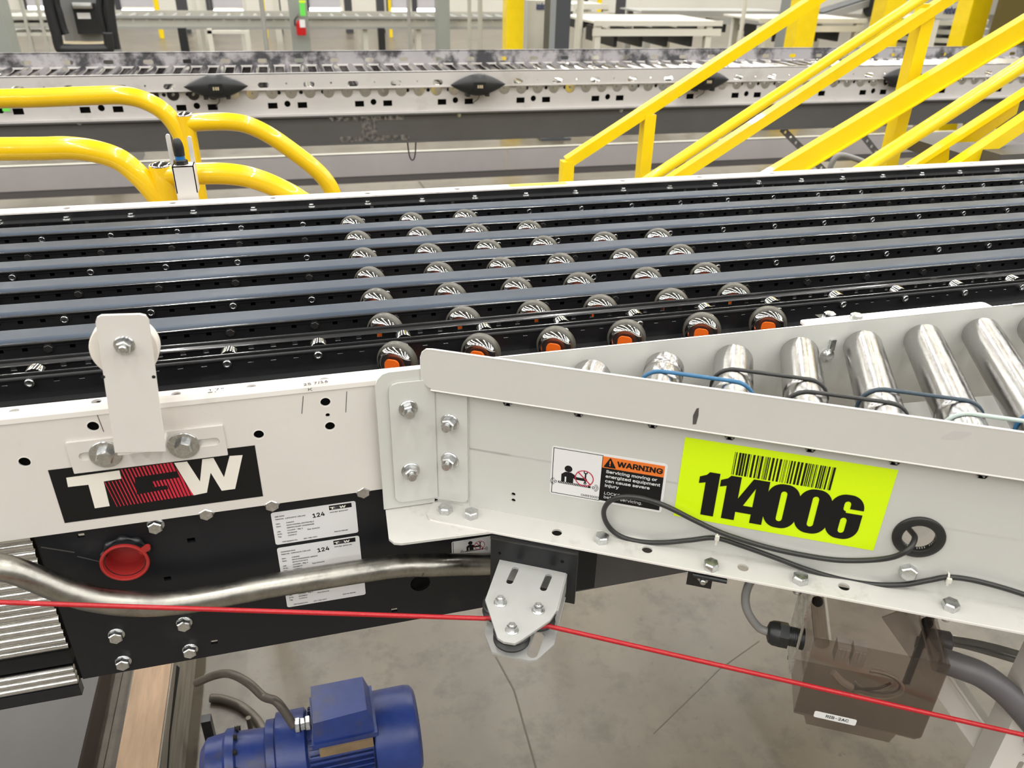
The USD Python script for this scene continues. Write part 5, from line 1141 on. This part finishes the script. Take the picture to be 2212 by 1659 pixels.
# white conveyor tables on the right
def table(label, x0, x1, yt, yb__, Yb, d, legs, m='bg_white', slope=0):
    a, b = bspan(x0, x1, yt, Yb); zt1, zt0 = zof(yt, (x0+x1)/2, Yb), zof(yb__, (x0+x1)/2, Yb)
    t = Thing('conveyor_table', label, 'conveyor table')
    t.add('top', bx(a, b, Yb, Yb+d, zt1-.02, zt1), m); t.add('side_rail', bx(a, b, Yb-.02, Yb, zt0, zt1+.01), m); t.add('lower_rail', bx(a, b, Yb-.01, Yb+.03, zt0-.10, zt0-.03), m)
    for l_ in legs: q0_, q1_ = bspan(l_-6, l_+6, 85, Yb); t.add('leg', bx(q0_, q1_, Yb, Yb+.07, 0, zt0), m); t.add('leg', bx(q0_, q1_, Yb+d-.07, Yb+d, 0, zt1-.02), m)
    for i in range(4): x = a+(b-a)*(.2+.2*i); t.add('underframe', bx(x-.02, x+.02, Yb+.1, Yb+d-.1, zt0-.22, zt0-.06), 'black_plastic')
    t.done()
table('long white conveyor table right of the dark column', 1283, 1560, 47, 56, 8.6, 1.1, (1291, 1530))
table('upper white conveyor table end right of the dark column', 1240, 1314, 10, 20, 10.2, .7, (1250, 1305))
table('white conveyor table between the yellow posts', 1640, 1872, 42, 50, 9.4, .9, (1660, 1850))
table('grey conveyor along the back, above the long white table', 1385, 1700, 25, 36, 11.5, .8, (1400, 1690), 'bg_silver')
t = Thing('incline_conveyor', 'slanting grey conveyor with a black drum at its upper end, behind the stair', 'conveyor')
A_, B_ = PY((1765, 36), 10.9), PY((1890, -4), 10.9); t.add('frame', bar(A_, B_, .35, .09), 'bg_silver'); t.add('belt', bar(A_+EZ*.055, B_+EZ*.055, .28, .02), 'black_plastic')
q = PY((1897, 10), 10.7); t.add('drum', tube(np.array([(q[0]-.13, 10.7, q[2]), (q[0]+.13, 10.7, q[2])]), .16, 20), 'black_plastic', smooth=30); t.add('support', bx(q[0]-.05, q[0]+.05, 10.85, 10.95, 0, q[2]-.05), 'bg_white'); t.done()
t = Thing('white_cabinet', 'grey panel with a small blue logo near the top right corner', 'panel')
a, b = bspan(2024, 2096, 23, 8.0); t.add('panel', bx(a, b, 8.0, 8.05, zof(40, 2060, 8.0), zof(9, 2060, 8.0)), 'bg_beige')
tp_ = text_poly('Ambaflex', .07, 1, 40); a2, b2_ = bspan(2040, 2080, 24, 7.99); tp_ = affinity.scale(tp_, (b2_-a2)/(tp_.bounds[2]-tp_.bounds[0]), 1, origin=(0, 0)); z_ = zof(30, 2060, 7.99)
t.add('lettering', ext(affinity.translate(tp_, a2, z_), 0, .004, FY(7.998)), 'blue_ink', smooth=False); t.add('post', bx(a+.02, a+.08, 8.01, 8.06, 0, zof(40, 2060, 8.0)), 'bg_white'); t.add('post', bx(b-.08, b-.02, 8.01, 8.06, 0, zof(40, 2060, 8.0)), 'bg_white'); t.done()
t = Thing('logo_cabinet', 'pale cabinet with a small blue logo, left of the dark slate-grey column', 'cabinet')
a, b = bspan(1141, 1188, 15, 9.5); t.add('body', bx(a, b, 9.5, 9.9, 0, zof(1, 1165, 9.5)), 'bg_beige'); a2, b2_ = bspan(1158, 1176, 17, 9.5)
tp_ = text_poly('Ambaflex', .05, 1, 40); tp_ = affinity.scale(tp_, (b2_-a2)/(tp_.bounds[2]-tp_.bounds[0]), 1.4, origin=(0, 0)); t.add('lettering', ext(affinity.translate(tp_, a2, zof(21, 1165, 9.5)), 0, .004, FY(9.498)), 'blue_ink', smooth=False); t.done()
t = Thing('spiral_stack', 'stack of curved silver conveyor decks below the grey logo panel', 'conveyor')
for i, y in enumerate((47, 66, 84, 100)):
    q = PY((2050, y), 8.6); t.add('deck', lathe([(.25, -.02), (.62, -.02), (.62, .03), (.25, .01)], 40, UP((q[0], 8.9, q[2]))), 'bg_silver' if i % 2 else 'bg_beige', smooth=30)
q = PY((2050, 90), 8.6); t.add('mast', tube(np.array([(q[0], 8.9, z) for z in (0, 1, 3)]), .2, 20), 'bg_silver', smooth=30); t.done()
for x0, x1, lb in ((1958, 1966, 'left of two white uprights between the yellow posts'), (1984, 1990, 'right of two white uprights between the yellow posts'), (2073, 2081, 'white upright left of the broad yellow post')): a, b = bspan(x0, x1, 80, 9.8); solo('white_upright', lb, 'post', bx(a, b, 9.8, 9.86, 0, 3.0), 'bg_white')
solo('brown_panel', 'dark brown panel in the top right corner behind the yellow stair', 'panel', bx(*bspan(2158, 2260, 30, 6.2), 6.2, 6.25, .0, 3.0), 'brown_dark')
# dock doors in the back wall, with daylight leaking under them
yw = RY1-.001
for i, (x0, x1) in enumerate(((262, 330), (460, 524), (668, 733), (845, 882), (900, 945), (60, 120))):
    a, b = bspan(x0, x1, 12, yw); d = _path('/World', f'door_{i+1}')
    g = UsdGeom.Xform.Define(stage, d); _tag(g.GetPrim(), kind='structure')
    usdkit.mesh(stage, d+'/door_panel', bx(a, b, yw-.06, yw-.01, .10, 3.2), MAT['door_panel']); usdkit.mesh(stage, d+'/door_seal', bx(a-.15, a, yw-.10, yw-.01, 0, 3.4), MAT['door_dark'])
    usdkit.mesh(stage, d+'/door_gap', bx(a, b, yw-.03, yw-.01, .0, .10 if i >= 2 else .02), MAT['daylight'])
for i, (x0, x1) in enumerate(((380, 402), (445, 452), (590, 606), (745, 760), (815, 830), (1260, 1270), (1340, 1352))):
    a, b = bspan(x0, x1, 10, 20.0); solo('far_dark_post', f'dark post before the dock doors, {ordr[i]} from the left', 'post', bx(a, b, 20.0, 20.3, 0, 5.0), 'door_dark')
for i, (x0, x1) in enumerate(((332, 343), (563, 572), (838, 845), (1290, 1300))):
    a, b = bspan(x0, x1, 8, 19.0); solo('bollard', f'yellow bollard near the dock doors, {ordr[i]} from the left', 'bollard', tube(np.array([((a+b)/2, 19.0, z) for z in (0, .6, 1.3)]), (b-a)/2, 14), 'yellow', smooth=30)

# ================================================================== ceiling lamps (out of view, seen in reflections)
lampo = None
for i, (x, y) in enumerate(LAMPS):
    if lampo is None:
        lampo = Thing('ceiling_lamp', 'long white strip lamp under the hall ceiling', 'lamp', 'strip lamps of the hall', loc=(x, y, LAMP_Z))
        lampo.add('housing', bx(-LAMP_W/2-.03, LAMP_W/2+.03, -LAMP_L/2-.03, LAMP_L/2+.03, -.05, .05), 'bg_white')
        lampo.add('hanger', cat(*[tube(np.array([(0, dx, .05), (0, dx, RZ-LAMP_Z)]), .004, 6) for dx in (-.9, .9)]), 'bg_silver'); lampo.done()
    else: lampo.copy((x, y, LAMP_Z))
